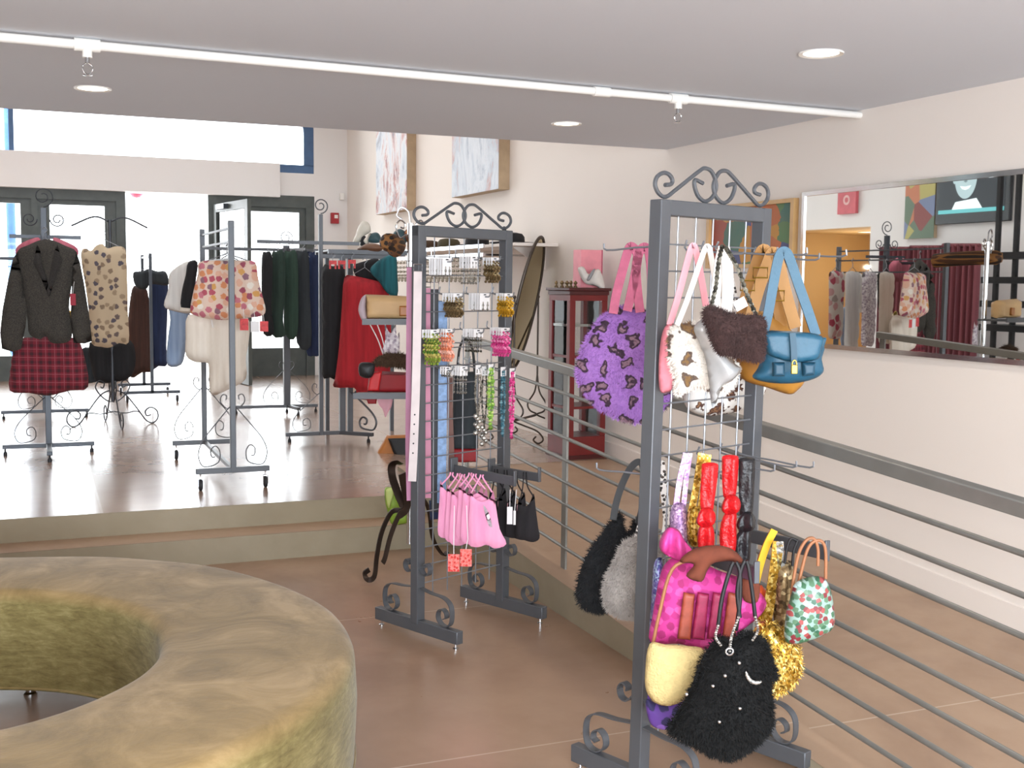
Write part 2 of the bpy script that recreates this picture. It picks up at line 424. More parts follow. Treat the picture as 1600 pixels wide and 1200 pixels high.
# wall on the left, out of the frame, seen in the mirror: with an alcove
AY0, AY1, AZ = 12.0, 14.2, 2.28
m = MB().box(LX - .1, LX, -4, AY0, -.1, 4.4).box(LX - .1, LX, AY1, BY + .3, -.1, 4.4).box(LX - .1, LX, AY0, AY1, AZ, 4.4)
struct(m.build('wall_left', 'front_paint', origin=(LX, 0, 0)))
m = MB().box(LX - 2.2, LX - 2.1, AY0 - .1, AY1 + .1, 0, AZ + .1).box(LX - 2.2, LX - .1, AY0 - .1, AY0, 0, AZ).box(LX - 2.2, LX - .1, AY1, AY1 + .1, 0, AZ).box(LX - 2.2, LX - .1, AY0 - .1, AY1 + .1, AZ, AZ + .1).box(LX - 2.2, LX, AY0 - .1, AY1 + .1, PZ - .1, PZ)
struct(m.build('wall_alcove', 'tan_paint', origin=(LX, 12, 0)))

# ------------------------------------------------------------------ shop front
DZ0, DZ1 = 2.43, 2.55
m = MB().box(3.36, WX, BY, BY + .2, PZ, 4.4)                       # pier by the corner
m.box(LX, 3.36, BY, BY + .2, 3.75, 4.4)                             # above the transom
struct(m.build('wall_back', 'front_paint', origin=(0, BY, 0)))
struct(MB().box(LX, 2.9, BY - .12, BY + .2, DZ1, 2.97).box(2.9, 3.36, BY, BY + .2, DZ1 + .03, 2.87).build('wall_header', 'front_paint'))
# transom window with a rounded upper corner
fw = thing('window_1', None, None, (1, BY, 2.9)); struct(fw)
m = MB().box(LX, 3.36, BY + .02, BY + .12, 2.865, 2.975)
m.box(LX, 3.0, BY + .02, BY + .12, 3.69, 3.78)
arc = [(3.3, 2.97)] + [(3.3 - .34 * (1 - math.cos(a)), 3.38 + .34 * math.sin(a)) for a in [i * PI / 16 for i in range(9)]]
arc = [(x, z) for x, z in arc]
m2 = MB().ribbon([V((x, BY + .07, z)) for x, z in arc], (0, 1, 0), .05, .13)
m.add(m2.v, m2.f)
m.box(2.95, 3.36, BY + .02, BY + .12, 3.7, 3.8)
m.add([(3.36, BY + .03, 3.3), (3.36, BY + .03, 3.8), (2.9, BY + .03, 3.8), (3.13, BY + .03, 3.68), (3.26, BY + .03, 3.55), (3.32, BY + .03, 3.38)], [(0, 1, 2, 3, 4, 5)])
m.build('window_frame', 'frame_blue', fw)
MB().box(-.245, -.19, BY + .03, BY + .11, 2.97, 3.7).build('window_mullion', 'frame_blue', fw)
MB().box(LX, -.245, BY + .06, BY + .066, 2.975, 3.7).build('window_pane', 'pane_glass', fw)
MB().box(-.19, 3.26, BY + .06, BY + .066, 2.975, 3.7).build('window_pane', 'pane_glass', fw)

def doorleaf(name, x0, x1, stile=.10, sill=.0, y=BY + .05, kick=.3, parent_struct=True):
    d = thing(name, None, None, ((x0 + x1) / 2, y, PZ)); struct(d)
    m = MB().box(x0, x0 + stile, y - .03, y + .03, PZ, DZ0).box(x1 - stile, x1, y - .03, y + .03, PZ, DZ0).box(x0 + stile, x1 - stile, y - .03, y + .03, PZ, PZ + kick).box(x0 + stile, x1 - stile, y - .03, y + .03, DZ0 - .06, DZ0)
    m.build('door_frame', 'frame_dark', d)
    MB().box(x0 + stile, x1 - stile, y - .004, y + .004, PZ + kick, DZ0 - .06).build('door_pane', 'pane_glass', d)
    return d
struct(MB().box(LX, 1.04, BY - .02, BY + .12, DZ0, DZ1 + .03).build('trim_1', 'frame_dark')); struct(MB().box(2.02, 3.36, BY - .02, BY + .12, DZ0, DZ1 + .03).build('trim_6', 'frame_dark'))
for i, (a, b) in enumerate(((.93, 1.04), (2.02, 2.12), (3.25, 3.36), (-.02, .05))):
    struct(MB().box(a, b, BY - .02, BY + .12, PZ, DZ0).build('trim_%d' % (i + 2), 'frame_dark'))
doorleaf('door_1', -1.0, -.02, .12); doorleaf('door_2', .05, .93, .13)
d3 = doorleaf('door_3', 2.12, 3.25, .08, kick=.36)
# the open leaf of the entrance, swung inwards
hx, hy = 2.1, BY - .04
p0 = V((hx, hy, 0)); p1 = V((2.30, 13.55, 0)); dv = (p1 - p0); L = dv.length; dv.normalize(); nv = V((-dv.y, dv.x, 0))
d = thing('door_4', None, None, p0 + V((0, 0, PZ))); struct(d)
m = MB()
for s0, s1, z0, z1 in ((0, .11, PZ + .01, DZ0), (L - .11, L, PZ + .01, DZ0), (.11, L - .11, PZ + .01, PZ + .3), (.11, L - .11, DZ0 - .1, DZ0)):
    m.obox(p0 + dv * ((s0 + s1) / 2) + V((0, 0, (z0 + z1) / 2)), dv * ((s1 - s0) / 2), nv * .022, V((0, 0, (z1 - z0) / 2)))
m.build('door_frame', 'frame_dark', d)
MB().obox(p0 + dv * (L / 2) + V((0, 0, (PZ + .3 + DZ0 - .1) / 2)), dv * (L / 2 - .11), nv * .004, V((0, 0, (DZ0 - .4 - PZ) / 2))).build('door_pane', 'pane_glass', d)
q = p0 + dv * .45 + V((0, 0, DZ0 - .05)) - nv * .05
MB().obox(q, dv * .16, nv * .03, V((0, 0, .03))).build('door_closer', 'dark_metal', d)

# outdoors
plain('pavement', '#e9e6e0', .9, 0, .05); plain('blue_paint', '#5b86c9', .6)
struct(MB().box(-14, 14, BY + .3, 45, PZ - .25, PZ - .03).build('ground', 'pavement', origin=(0, 20, 0)))
o = MB().tube([(-.27, 16.5, PZ - .03), (-.27, 16.5, 4.2)], .055, 12).lathe([(.09, PZ - .03), (.09, PZ + .12), (.055, PZ + .16)], (-.27, 16.5, 0), 12)
tag(o.build('street_pole', 'blue_paint'), 'pale blue pole outside the window of the far left door', 'pole')

q = atY(335, 332, 22); sl = thing('street_lamp', 'slim grey street lamp outside, seen through the open doorway', 'street lamp', (q.x, q.y, PZ))
MB().tube([(q.x, q.y, PZ - .04), (q.x, q.y, q.z - .18)], .03, 8).build('pole', 'grey_metal', sl); MB().lathe([(.001, -.2), (.07, -.17), (.1, 0), (.07, .15), (.02, .2), (.001, .22)], q, 16).build('lantern', 'grey_metal', sl)
# ------------------------------------------------------------------ ceiling fittings
pa, pb = V((-2.55, 4.45, CZ - .024)), V((WX, 4.716, CZ - .024))
pp = thing('sprinkler_pipe', 'white sprinkler pipe running across the ceiling with two sprinkler heads', 'pipe', (pa + pb) / 2)
pdir = (pb - pa).normalized()
MB().tube([pa, pb], .017, 14).build('pipe', 'white_enamel', pp)
for x, y in ((141, 60), (1077, 150)):
    g = atZ(x, y, CZ - .024); k = (g - pa).dot(pdir); g = pa + pdir * k
    hd = MB().tube([g - pdir * .045, g + pdir * .045], .0235, 14).tube([g, g - V((0, 0, .045))], .018, 12).build('pipe_tee', 'white_enamel', pp)
    b = g - V((0, 0, .045))
    hm = MB().tube([b, b - V((0, 0, .02))], .009, 10)
    hm.tube(smoothpath([b - V((0, 0, .015)), b - V((.017, 0, .03)), b - V((.013, 0, .05)), b - V((0, 0, .06))], 4), .0026, 6).tube(smoothpath([b - V((0, 0, .015)), b - V((-.017, 0, .03)), b - V((-.013, 0, .05)), b - V((0, 0, .06))], 4), .0026, 6)
    hm.lathe([(.001, -.06), (.016, -.061), (.018, -.063), (.001, -.066)], b, 14)
    hm.build('sprinkler_head', 'chrome', hd)
g = atZ(972, 134, CZ - .024); g = pa + pdir * ((g - pa).dot(pdir)); MB().tube([g - pdir * .04, g + pdir * .04], .022, 14).build('pipe_coupling', 'white_enamel', pp)
for x, y, nm in ((145, 138, 'round recessed ceiling light above the far left doors'), (885, 193, 'round recessed ceiling light near the far edge of the low ceiling'), (1283, 83, 'round recessed ceiling light nearest the mirror, largest of the lit three')):
    c = atZ(x, y, CZ)
    l = thing('ceiling_light', nm, 'ceiling light', c, 'recessed ceiling lights')
    MB().lathe([(.062, .02), (.066, -.002), (.082, -.006), (.084, -.001), (.084, .0)], c, 32).build('trim_ring', 'white_enamel', l)
    MB().lathe([(.0005, -.001), (.066, -.001)], c, 32).build('lamp', 'lamp_glow', l)
    ld = bpy.data.lights.new('downlight', 'SPOT'); ld.energy = 22; ld.spot_size = 2.4; ld.spot_blend = .8; ld.color = (1, .87, .7); ld.shadow_soft_size = .06
    lo = bpy.data.objects.new('downlight', ld); COL.objects.link(lo); lo.location = c - V((0, 0, .03))

# ------------------------------------------------------------------ light
w = bpy.data.worlds.new('sky'); SC.world = w; w.use_nodes = True
bg = w.node_tree.nodes['Background']; bg.inputs[0].default_value = (.93, .97, 1, 1); bg.inputs[1].default_value = 5.0
def area(name, loc, rot, sx, sy, e, col=(1, .95, .9)):
    d = bpy.data.lights.new(name, 'AREA'); d.shape = 'RECTANGLE'; d.size = sx; d.size_y = sy; d.energy = e; d.color = col
    o = bpy.data.objects.new(name, d); COL.objects.link(o); o.location = loc; o.rotation_euler = rot; return o
area('added_shop_fill', (-.6, -1.6, CZ - .05), (0, 0, 0), 3, 2.5, 170, (.9, .95, 1))  # added overhead fill behind the camera, stands for no visible fitting
area('added_rear_fill', (.6, -3.8, 1.25), (math.radians(90), 0, 0), 5, 2.0, 570, (.76, .89, 1))  # added cool fill for ceiling and walls; the rear wall has no window
area('added_hall_fill', (.8, 10.5, 4.2), (0, 0, 0), 4, 6, 95, (.95, .97, 1))  # added fill under the upper ceiling, lightens the far wall
area('entrance_daylight', (1.3, BY + 1.2, 2.3), (math.radians(-78), 0, 0), 5, 3.2, 260, (.93, .97, 1))
fl = bpy.data.lights.new('camera_flash', 'POINT'); fl.energy = 95; fl.shadow_soft_size = .03; fl.color = (1, .97, .95)
fo = bpy.data.objects.new('camera_flash', fl); COL.objects.link(fo); fo.location = CAMLOC - HF * .02 + V((-.03, 0, .07))
SC.view_settings.view_transform = 'Standard'; SC.view_settings.look = 'None'; SC.view_settings.exposure = 0; SC.view_settings.gamma = 1
# ------------------------------------------------------------------ suede ring sofa
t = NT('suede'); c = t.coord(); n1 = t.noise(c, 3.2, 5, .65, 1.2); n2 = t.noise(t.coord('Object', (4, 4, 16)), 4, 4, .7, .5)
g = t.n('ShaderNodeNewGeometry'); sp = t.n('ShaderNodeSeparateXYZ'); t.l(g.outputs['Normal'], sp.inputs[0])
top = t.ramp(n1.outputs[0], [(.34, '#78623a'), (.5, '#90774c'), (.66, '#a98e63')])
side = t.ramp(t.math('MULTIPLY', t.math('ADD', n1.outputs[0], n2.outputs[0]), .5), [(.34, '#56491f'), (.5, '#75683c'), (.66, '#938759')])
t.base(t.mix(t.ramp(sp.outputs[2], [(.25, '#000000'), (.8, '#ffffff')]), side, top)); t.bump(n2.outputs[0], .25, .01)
t.pr(.85, 0); t.b.inputs['Sheen Weight'].default_value = .15; t.b.inputs['Sheen Roughness'].default_value = .4
SCN = V((-.35, 3.5, 0))
sofa = thing('ring_sofa', 'round ring-shaped sofa in olive tan suede on short chrome legs', 'sofa', SCN)
R0, R1, H0, H1 = .67, 1.225, .125, .455
prof = [(R0, H0), (R0 - .004, .2), (R0 - .006, .36)]
prof += [(R0 + .05 - .055 * math.cos(a), H1 - .055 + .055 * math.sin(a)) for a in [i * PI / 12 for i in range(1, 7)]]
prof += [(.8, H1 + .006), (.95, H1 + .009), (1.1, H1 + .006)]
prof += [(R1 - .06 + .06 * math.sin(a), H1 - .06 + .06 * math.cos(a)) for a in [i * PI / 12 for i in range(0, 7)]]
prof += [(R1 + .006, .3), (R1, H0), (R1 - .03, H0 - .012), (R0 + .03, H0 - .012), (R0, H0)]
m = MB().lathe([(r, h) for r, h in prof], SCN, 144)
for i, p in enumerate(m.v):
    d = p - SCN; n_ = noise.noise(V((d.x * 3, d.y * 3, d.z * 5))) * .006
    if p.z > .3: m.v[i] = p + V((0, 0, n_))
    else: m.v[i] = p + V((d.x, d.y, 0)).normalized() * n_
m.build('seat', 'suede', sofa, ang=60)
ring = lambda r, z: [SCN + V((r * math.cos(2 * PI * i / 120), r * math.sin(2 * PI * i / 120), z)) for i in range(120)]
MB().tube(ring(R1 - .002, .122), .006, 6, True).tube(ring(R0 + .002, .122), .006, 6, True).build('piping', 'suede', sofa)
for k in range(10):
    a = 2 * PI * k / 10 + .62; r = .95 if k % 2 else .98
    MB().lathe([(.024, .0), (.024, .006), (.017, .012), (.022, .125)], SCN + V((r * math.cos(a), r * math.sin(a), 0)), 16, caps=True).build('leg', 'chrome', sofa)

# ------------------------------------------------------------------ ramp railing
RX0 = 2.27
def rail_z(y): return 1.119 + (y - 4.75) * .0555
rl = thing('ramp_railing', 'grey metal railing with thin horizontal bars along the ramp', 'railing', (RX0, 4, 0))
YA, YB = 1.2, 6.2
MB().bar((RX0, YA, rail_z(YA) - .02), (RX0, YB, rail_z(YB) - .02), .05, .042).build('top_rail', 'rail_metal', rl, bevel=.004)
for k in range(8):
    o = .135 + .1035 * k
    MB().tube([(RX0, YA, rail_z(YA) - o), (RX0, YB, rail_z(YB) - o)], .0085, 10).build('bar', 'rail_metal', rl)
for y in (6.16, 4.83, 3.30, 1.75):
    MB().box(RX0 - .006, RX0 + .006, y - .024, y + .024, kz(y) - .005, rail_z(y) - .02).build('post', 'rail_metal', rl, bevel=.002)

# ------------------------------------------------------------------ gridwall stands
TOPSCR = [(1050, 288), (1046, 292), (1040, 290), (1049, 281), (1044, 273), (1036, 271), (1028, 278), (1026, 291), (1032, 304), (1042, 309), (1055, 298), (1075, 279), (1090, 265), (1098, 260), (1108, 264), (1115, 278), (1117, 292), (1112, 307), (1101, 315), (1090, 307), (1084, 292), (1084, 280), (1096, 285)]
TOPSCR = [(1049, 281), (1044, 289), (1039, 289)][:0] + [(1040, 290), (1049, 288), (1050, 280), (1044, 272), (1036, 271), (1028, 278), (1026, 291), (1032, 304), (1042, 309), (1055, 298), (1075, 279), (1090, 265), (1098, 260), (1108, 264), (1115, 278), (1117, 292), (1112, 307), (1101, 315), (1090, 307), (1084, 292), (1084, 280), (1096, 285)]
class Grid:
    def __init__(s, L, R, H, lean, label, group):
        s.L, s.H, s.lean = V((L[0], L[1], 0)), H, lean
        d = V((R[0] - L[0], R[1] - L[1], 0)); s.W = d.length; s.d = d.normalized(); s.n = V((s.d.y, -s.d.x, 0))
        s.t = thing('gridwall_stand', label, 'display stand', s.L + s.d * s.W / 2, group)
        P = s.P; W = s.W; hb = .06
        pw = .022
        for x in (0, W):
            m = MB(); m.obox((P(x, hb) + P(x, H)) / 2, s.d * pw, s.n * pw, (P(x, H) - P(x, hb)) / 2); m.build('post', 'grey_metal', s.t, bevel=.003)
        MB().obox(P(W / 2, H - .022), s.d * (W / 2 + pw), s.n * pw * .98, V((0, 0, .022))).build('top_bar', 'grey_metal', s.t, bevel=.003)
        m = MB()
        for k in range(5):
            x = W * (k + 1) / 6; m.tube([P(x, .17), P(x, H - .04)], .0028, 6)
        z = H - .125
        while z > .17: m.tube([P(pw, z, .005), P(W - pw, z, .005)], .0028, 6); z -= .0765
        m.build('wire_grid', 'wire_grey', s.t)
        hs = W / 2
        for sg in (0, 1):
            pts = []
            for x, y in TOPSCR:
                u = (x - 1035) / 326 * (W / .49); hh = (311 + (x - 1030) * .075 - y) / 545 * .96
                if sg: u = W - u
                pts.append(P(u, H + .004 + max(hh, .002)))
            MB().tube(smoothpath(pts, 4), .0062, 8).build('top_scroll', 'grey_metal', s.t)
        for x in (0, W):
            c = P(x, 0)
            MB().obox(c + V((0, 0, .052)), s.n * .26, s.d * .018, V((0, 0, .027))).build('base_bar', 'grey_metal', s.t, bevel=.003)
            for sg in (-1, 1):
                q = lambda u, z: c + s.n * (u * sg) + V((0, 0, z))
                pts = [q(*p) for p in ((.018, .215), (.09, .205), (.165, .2), (.205, .175), (.213, .13), (.203, .095), (.178, .083))]
                pts2 = [q(*p) for p in ((.178, .083), (.15, .088), (.13, .11), (.134, .138), (.156, .152), (.178, .14), (.181, .12), (.166, .112))]
                MB().ribbon(smoothpath(pts + pts2[1:], 5), s.d, .0125, .004).build('base_scroll', 'grey_metal', s.t)
                pts = [q(*p) for p in ((.018, .3), (.045, .275), (.07, .28), (.078, .305), (.064, .325), (.045, .318), (.046, .305))]
                MB().ribbon(smoothpath(pts, 5), s.d, .0125, .004).build('base_scroll', 'grey_metal', s.t)
                f = c + s.n * (.235 * sg)
                MB().tube([f, f + V((0, 0, .027))], .005, 8).lathe([(.012, 0), (.012, .005), (.005, .007)], f, 12, caps=True).build('levelling_foot', 'chrome', s.t)
    def P(s, x, z, k=0): return s.L + s.d * (x - s.lean * (1 - z / s.H)) + s.n * k + V((0, 0, z))
    def hook(s, x, z, l=.2, sg=1):
        a, b = s.P(x, z, .004 * sg), s.P(x, z - .012, l * sg)
        MB().tube(smoothpath([a + V((0, 0, .03)), a, s.P(x, z - .006, l * .5 * sg), b, b + s.n * .012 * sg + V((0, 0, .02))], 3), .003, 6).build('hook', 'wire_grey', s.t)
    def arm(s, x, z, l=.3, drop=.03, sg=1):
        a, b = s.P(x, z, .02 * sg), s.P(x, z - drop, l * sg)
        m = MB(); m.obox((a + b) / 2, (b - a) / 2, s.d * .006, V((0, 0, .019))); m.obox(b + V((0, 0, .012)), s.n * .004, s.d * .008, V((0, 0, .032)))
        m.obox(s.P(x, z, .012), s.d * .02, s.n * .006, V((0, 0, .05)))
        m.build('display_arm', 'grey_metal', s.t, bevel=.002); return a, b
FR = Grid((1.65, 2.9), (2.11, 3.07), 1.74, .045, 'tall grey gridwall stand hung with handbags, in front of the railing', 'scroll-topped gridwall stands')
MR = Grid((1.466, 4.566), (1.937, 4.775), 1.73, 0, 'tall grey gridwall stand hung with jewellery cards and belts', 'scroll-topped gridwall stands')

# ------------------------------------------------------------------ clothes racks
def caster(root, p, r=.034, big=True):
    p = V(p); f = MB(); f.obox(p + V((0, 0, 2 * r + .012)), (0, .02, 0), (.012, 0, 0), (0, 0, .004))
    for sg in (-1, 1): f.obox(p + V((sg * .014, -.006, r * 1.5)), (.0015, 0, 0), (0, .011, 0), (0, 0, r * .75))
    f.tube([p + V((0, 0, 2 * r + .012)), p + V((0, 0, 2 * r + .03))], .006, 8)
    fo = f.build('caster', 'chrome', root)
    MB().lathe([(.001, -.011), (r * .8, -.011), (r, -.007), (r, .007), (r * .8, .011), (.001, .011)], p + V((0, -.004, r)), 18, (1, 0, 0)).build('wheel', 'rubber', fo)
def wirescroll(root, c, ex, z0, sg, h=.36, w=.2, mat='grey_metal', r=.0035):
    ex = V(ex) * sg; q = lambda u, z: V(c) + ex * u + V((0, 0, z + z0))
    pts = [q(.01, h), (q(.02, h - .005)), q(w * .5, h * .72), q(w * .86, h * .46), q(w, h * .24), q(w * .9, h * .05), q(w * .66, .012), q(w * .42, h * .1), q(w * .38, h * .26), q(w * .5, h * .36), q(w * .64, h * .3), q(w * .62, h * .19), q(w * .53, h * .18)]
    m = MB().tube(smoothpath(pts, 5), r, 6)
    pts = [q(.01, h + .0), q(.035, h - .01), q(.07, h + .03), q(.06, h + .07), q(.035, h + .065), q(.038, h + .04)]
    m.tube(smoothpath(pts, 5), r, 6); m.build('wire_scroll', mat, root)
# rolling rack with two ladder ends
rk = thing('rolling_rack', 'grey rolling clothes rack with ladder top rails, holding the floral top', 'clothes rack', (1.06, 7.5, PZ), 'grey garment racks')
for y in (6.87, 8.12):
    x0, x1, xc = .855, 1.263, 1.06
    MB().box(x0 - .01, x1 + .01, y - .016, y + .016, PZ + .098, PZ + .13).build('base_bar', 'grey_metal', rk, bevel=.003)
    MB().box(xc - .0165, xc + .0165, y - .0165, y + .0165, PZ + .1, 1.84).build('post', 'grey_metal', rk, bevel=.003)
    for x in (x0 + .015, x1 - .015): caster(rk, (x, y, PZ))
    for sg in (-1, 1): wirescroll(rk, (xc, y, 0), (1, 0, 0), PZ + .13, sg)
for z in (1.8, 1.72, 1.62): MB().bar((1.06, 6.87, z), (1.06, 8.12, z), .012, .012).build('top_rail', 'grey_metal', rk)
MB().bar((1.06, 6.87, PZ + .115), (1.06, 8.12, PZ + .115), .022, .022).build('lower_rail', 'grey_metal', rk)

def post_stand(name, label, c, H, arms, base, pw=.03, scr=True, mat='grey_metal', casters=False, topscroll=True, thick=None, finial=.0):
    """upright with flat base bars, arms and scrolls; base: list of (dx,dy) bar ends; arms: (z, dx, dy)"""
    c = V((c[0], c[1], PZ)); r = thing(name, label, 'clothes rack', c, 'grey garment racks')
    MB().box(c.x - pw / 2, c.x + pw / 2, c.y - pw / 2, c.y + pw / 2, PZ + .05, H).build('post', mat, r, bevel=.003)
    for a, b in base:
        MB().bar(c + V((*a, .062)), c + V((*b, .062)), .035, .028).build('base_bar', mat, r, bevel=.003)
        for e in (a, b):
            e = c + V((*e, 0)) * 1 - (V((*e, 0)) * .06)
            MB().lathe([(.014, 0), (.014, .02), (.006, .03), (.006, .05)], e, 12, caps=True).build('glide', 'rubber', r)
    for z, dx, dy in arms:
        MB().bar(c + V((0, 0, z - PZ)), c + V((dx, dy, z - PZ)), .014, .026).build('arm', mat, r, bevel=.002)
    if scr:
        for sg in (-1, 1): wirescroll(r, c, (1, 0, 0), .076, sg, .33, .22, mat)
    if topscroll:
        t_ = c + V((0, 0, H - PZ))
        m = MB().tube(spiral(t_ + V((0, 0, .075)), (1, 0, 0), (0, 0, 1), .07, .018, -PI / 2, 1.6), .0045, 6)
        m.tube(spiral(t_ + V((-.09, 0, -.08)), (1, 0, 0), (0, 0, 1), .05, .014, 0, -1.5), .0045, 6)
        m.tube(spiral(t_ + V((.09, 0, -.08)), (-1, 0, 0), (0, 0, 1), .05, .014, 0, -1.5), .0045, 6)
        m.build('top_scroll', mat, r)
    return r
post_stand('garment_stand', 'dark four-way garment stand holding the tweed blazer and plaid skirt', (.065, 8.66), 1.98, [(1.78, -.22, 0), (1.78, .24, 0), (1.72, 0, -.36)], [((-.30, 0), (.30, 0)), ((0, .02), (0, -.42))], .04, True, 'dark_metal')
post_stand('garment_stand', 'dark garment stand partly hidden behind the plaid skirt, its bar near the floor', (.06, 10.9), 1.7, [(1.66, -.62, 0), (1.66, .3, 0)], [((-.36, 0), (.36, 0))], .045, True, 'dark_metal', topscroll=False)
# stand with scrolled spider feet
c = V((.585, 10.2, PZ)); r = thing('spider_stand', 'thin dark garment stand on scrolled wire feet holding the beige blouse', 'clothes rack', c, 'grey garment racks')
MB().tube([c + V((0, 0, .2)), c + V((0, 0, 1.72))], .015, 10).build('post', 'dark_metal', r)
for k in range(4):
    a = k * PI / 2 + .15; ex = V((math.cos(a), math.sin(a), 0)); q = lambda u, z: c + ex * u + V((0, 0, z))
    m = MB().tube(smoothpath([q(.02, .3), q(.1, .26), q(.2, .13), q(.27, .03), q(.33, .006), q(.37, .05), q(.36, .11), q(.31, .14), q(.265, .11), q(.275, .07), q(.31, .075)], 5), .006, 6)
    m.tube(smoothpath([q(.02, .2), q(.06, .22), q(.11, .27), q(.14, .33), q(.11, .38), q(.07, .36), q(.08, .32), q(.1, .33)], 5), .006, 6)
    m.tube(smoothpath([q(.0, .12), q(.1, .1), q(.2, .11), q(.27, .03)], 5), .005, 6); m.build('foot_scroll', 'dark_metal', r)
m = MB()
for sg in (-1, 1): m.tube(smoothpath([c + V((0, 0, 1.7)), c + V((.12 * sg, 0, 1.74)), c + V((.3 * sg, 0, 1.66))], 5), .008, 6)
m.build('arm', 'dark_metal', r)
# far rolling rack by the doors
r = thing('rolling_rack', 'small rolling clothes rack nearest the entrance, under the dark dresses', 'clothes rack', (1.06, 12.2, PZ), 'grey garment racks')
for y in (11.98, 12.9):
    MB().box(.79, 1.33, y - .015, y + .015, PZ + .09, PZ + .12).build('base_bar', 'dark_metal', r)
    MB().box(1.045, 1.075, y - .015, y + .015, PZ + .1, 1.75).build('post', 'dark_metal', r)
    for x in (.82, 1.30): caster(r, (x, y, PZ), .036)
MB().bar((1.06, 11.98, 1.72), (1.06, 12.9, 1.72), .02, .02).build('top_rail', 'dark_metal', r)
post_stand('garment_stand', 'grey garment stand with a thick post holding the dark green tops', (2.16, 10.75), 1.82, [(1.78, -.75, 0), (1.78, .42, 0), (1.78, .1, -.4)], [((-.5, 0), (.28, -.05)), ((0, 0), (.05, -.3))], .06)
P1, P2 = atZ(502, 690, PZ), atZ(537, 688, PZ)
r = thing('garment_stand', 'grey two-post garment stand holding the black and red trousers', 'clothes rack', (P1 + P2) / 2, 'grey garment racks'); 
P2 = P1 + V((.17, .02, 0))
for p, h, w_ in ((P1, 2.0, .03), (P2, 1.69, .045), (P2 + V((.07, .03, 0)), 1.69, .04)):
    MB().box(p.x - w_ / 2, p.x + w_ / 2, p.y - w_ / 2, p.y + w_ / 2, PZ + .05, h).build('post', 'grey_metal', r, bevel=.003)
for a, b in (((-.27, .02), (.2, .02)), ((.15, .02), (.36, -.18))):
    MB().bar(P1 + V((*a, .062)), P1 + V((*b, .062)), .035, .028).build('base_bar', 'grey_metal', r, bevel=.003)
for e in ((-.24, .02), (.33, -.16)): MB().lathe([(.014, 0), (.014, .02), (.006, .03), (.006, .05)], P1 + V((*e, 0)), 12, caps=True).build('glide', 'rubber', r)
wirescroll(r, P1, (1, 0, 0), .076, -1, .3, .22); wirescroll(r, P2 + V((.06, 0, 0)), (.8, -.6, 0), .076, 1, .3, .22, r=.008)
MB().tube(spiral(P1 + V((0, 0, 1.8)), (1, 0, 0), (0, 0, 1), .06, .015, -PI / 2, 1.6), .005, 6).build('top_scroll', 'grey_metal', r)
MB().bar(P1 + V((-.48, 0, 1.52)), P1 + V((.3, 0, 1.52)), .014, .026).build('arm', 'grey_metal', r)
MB().bar(P1 + V((0, 0, 1.42)), P1 + V((.6, .02, 1.42)), .03, .03).build('arm', 'grey_metal', r)

# glass shelf of shoes on a wall bracket bar, behind the red trousers
SHZ = 1.735; 
sh = thing('shoe_shelf', 'glass shelf with grey edge bars carrying shoes above the red trousers', 'shelf', (2.6, 8.95, SHZ))
xa, xb = atY(508, 390, 8.8).x, atY(652, 390, 8.8).x
plain('shelf_glass', '#d9dedd', .1, 0, .03, transmission_weight=.3)
MB().box(xa, xb, 8.72, 9.12, SHZ - .012, SHZ).build('shelf_board', 'shelf_glass', sh)
for ya, yb in ((8.69, 8.72), (9.12, 9.15)): MB().box(xa, xb, ya, yb, SHZ - .03, SHZ + .004).build('edge_bar', 'grey_metal', sh)
for x in (xa + .1, xb - .1): MB().box(x - .015, x + .015, 9.15, 9.18, PZ, SHZ).build('post', 'grey_metal', sh)
# wall shelf with hats and chrome rails beneath
ws = thing('wall_shelf', 'long white wall shelf with hats on top', 'shelf', (3.6, 9.6, 1.8))
MB().box(3.42, 3.79, 8.25, 11.4, 1.785, 1.81).build('shelf_board', 'wall_paint', ws, bevel=.003)
for y in (8.5, 9.9, 11.2): MB().add([(3.79, y - .01, 1.785), (3.5, y - .01, 1.785), (3.79, y - .01, 1.6), (3.79, y + .01, 1.785), (3.5, y + .01, 1.785), (3.79, y + .01, 1.6)], [(0, 1, 2), (5, 4, 3), (0, 3, 4, 1), (1, 4, 5, 2), (0, 2, 5, 3)]).build('bracket', 'wall_paint', ws)
RXC = 3.3
cr = thing('hanging_rail', 'double chrome rail hung with beaded necklaces along the right wall', 'rail', (RXC, 9.6, 1.7))
for z in (1.79, 1.72): MB().bar((RXC, 8.6, z), (RXC, 11.2, z), .014, .03).build('rail', 'chrome', cr)
for y in (8.7, 9.9, 11.1): MB().box(RXC, 3.79, y - .008, y + .008, 1.715, 1.73).box(RXC - .006, RXC + .006, y - .01, y + .01, 1.72, 1.79).build('bracket', 'chrome', cr)
sequin('beads_clear', '#7d7868', '#b9b2a0', '#e6e1d4', 120, .5, .2)
nk = None
for k in range(22):
    y = 8.72 + k * .11; p = V((RXC, y, 1.70))
    if nk is None:
        m = MB()
        for i in range(13):
            a = PI * i / 12; m.ball(p + V((0, .042 * math.cos(a), -.02 - .17 * math.sin(a))), .0125, n=6, m=4)
        nk = m.tube([p + V((0, .042, -.02)), p + V((0, 0, .012)), p + V((0, -.042, -.02))], .003, 4).build('hanging_necklace', 'beads_clear')
        o = nk; off = o.location - p
    else:
        o = nk.copy(); COL.objects.link(o); o.location = p + off; WL[o.name] = o.location.copy()
    tag(o, 'pale beaded necklace hanging in the row on the chrome wall rail', 'necklace', 'necklaces on the chrome rail')

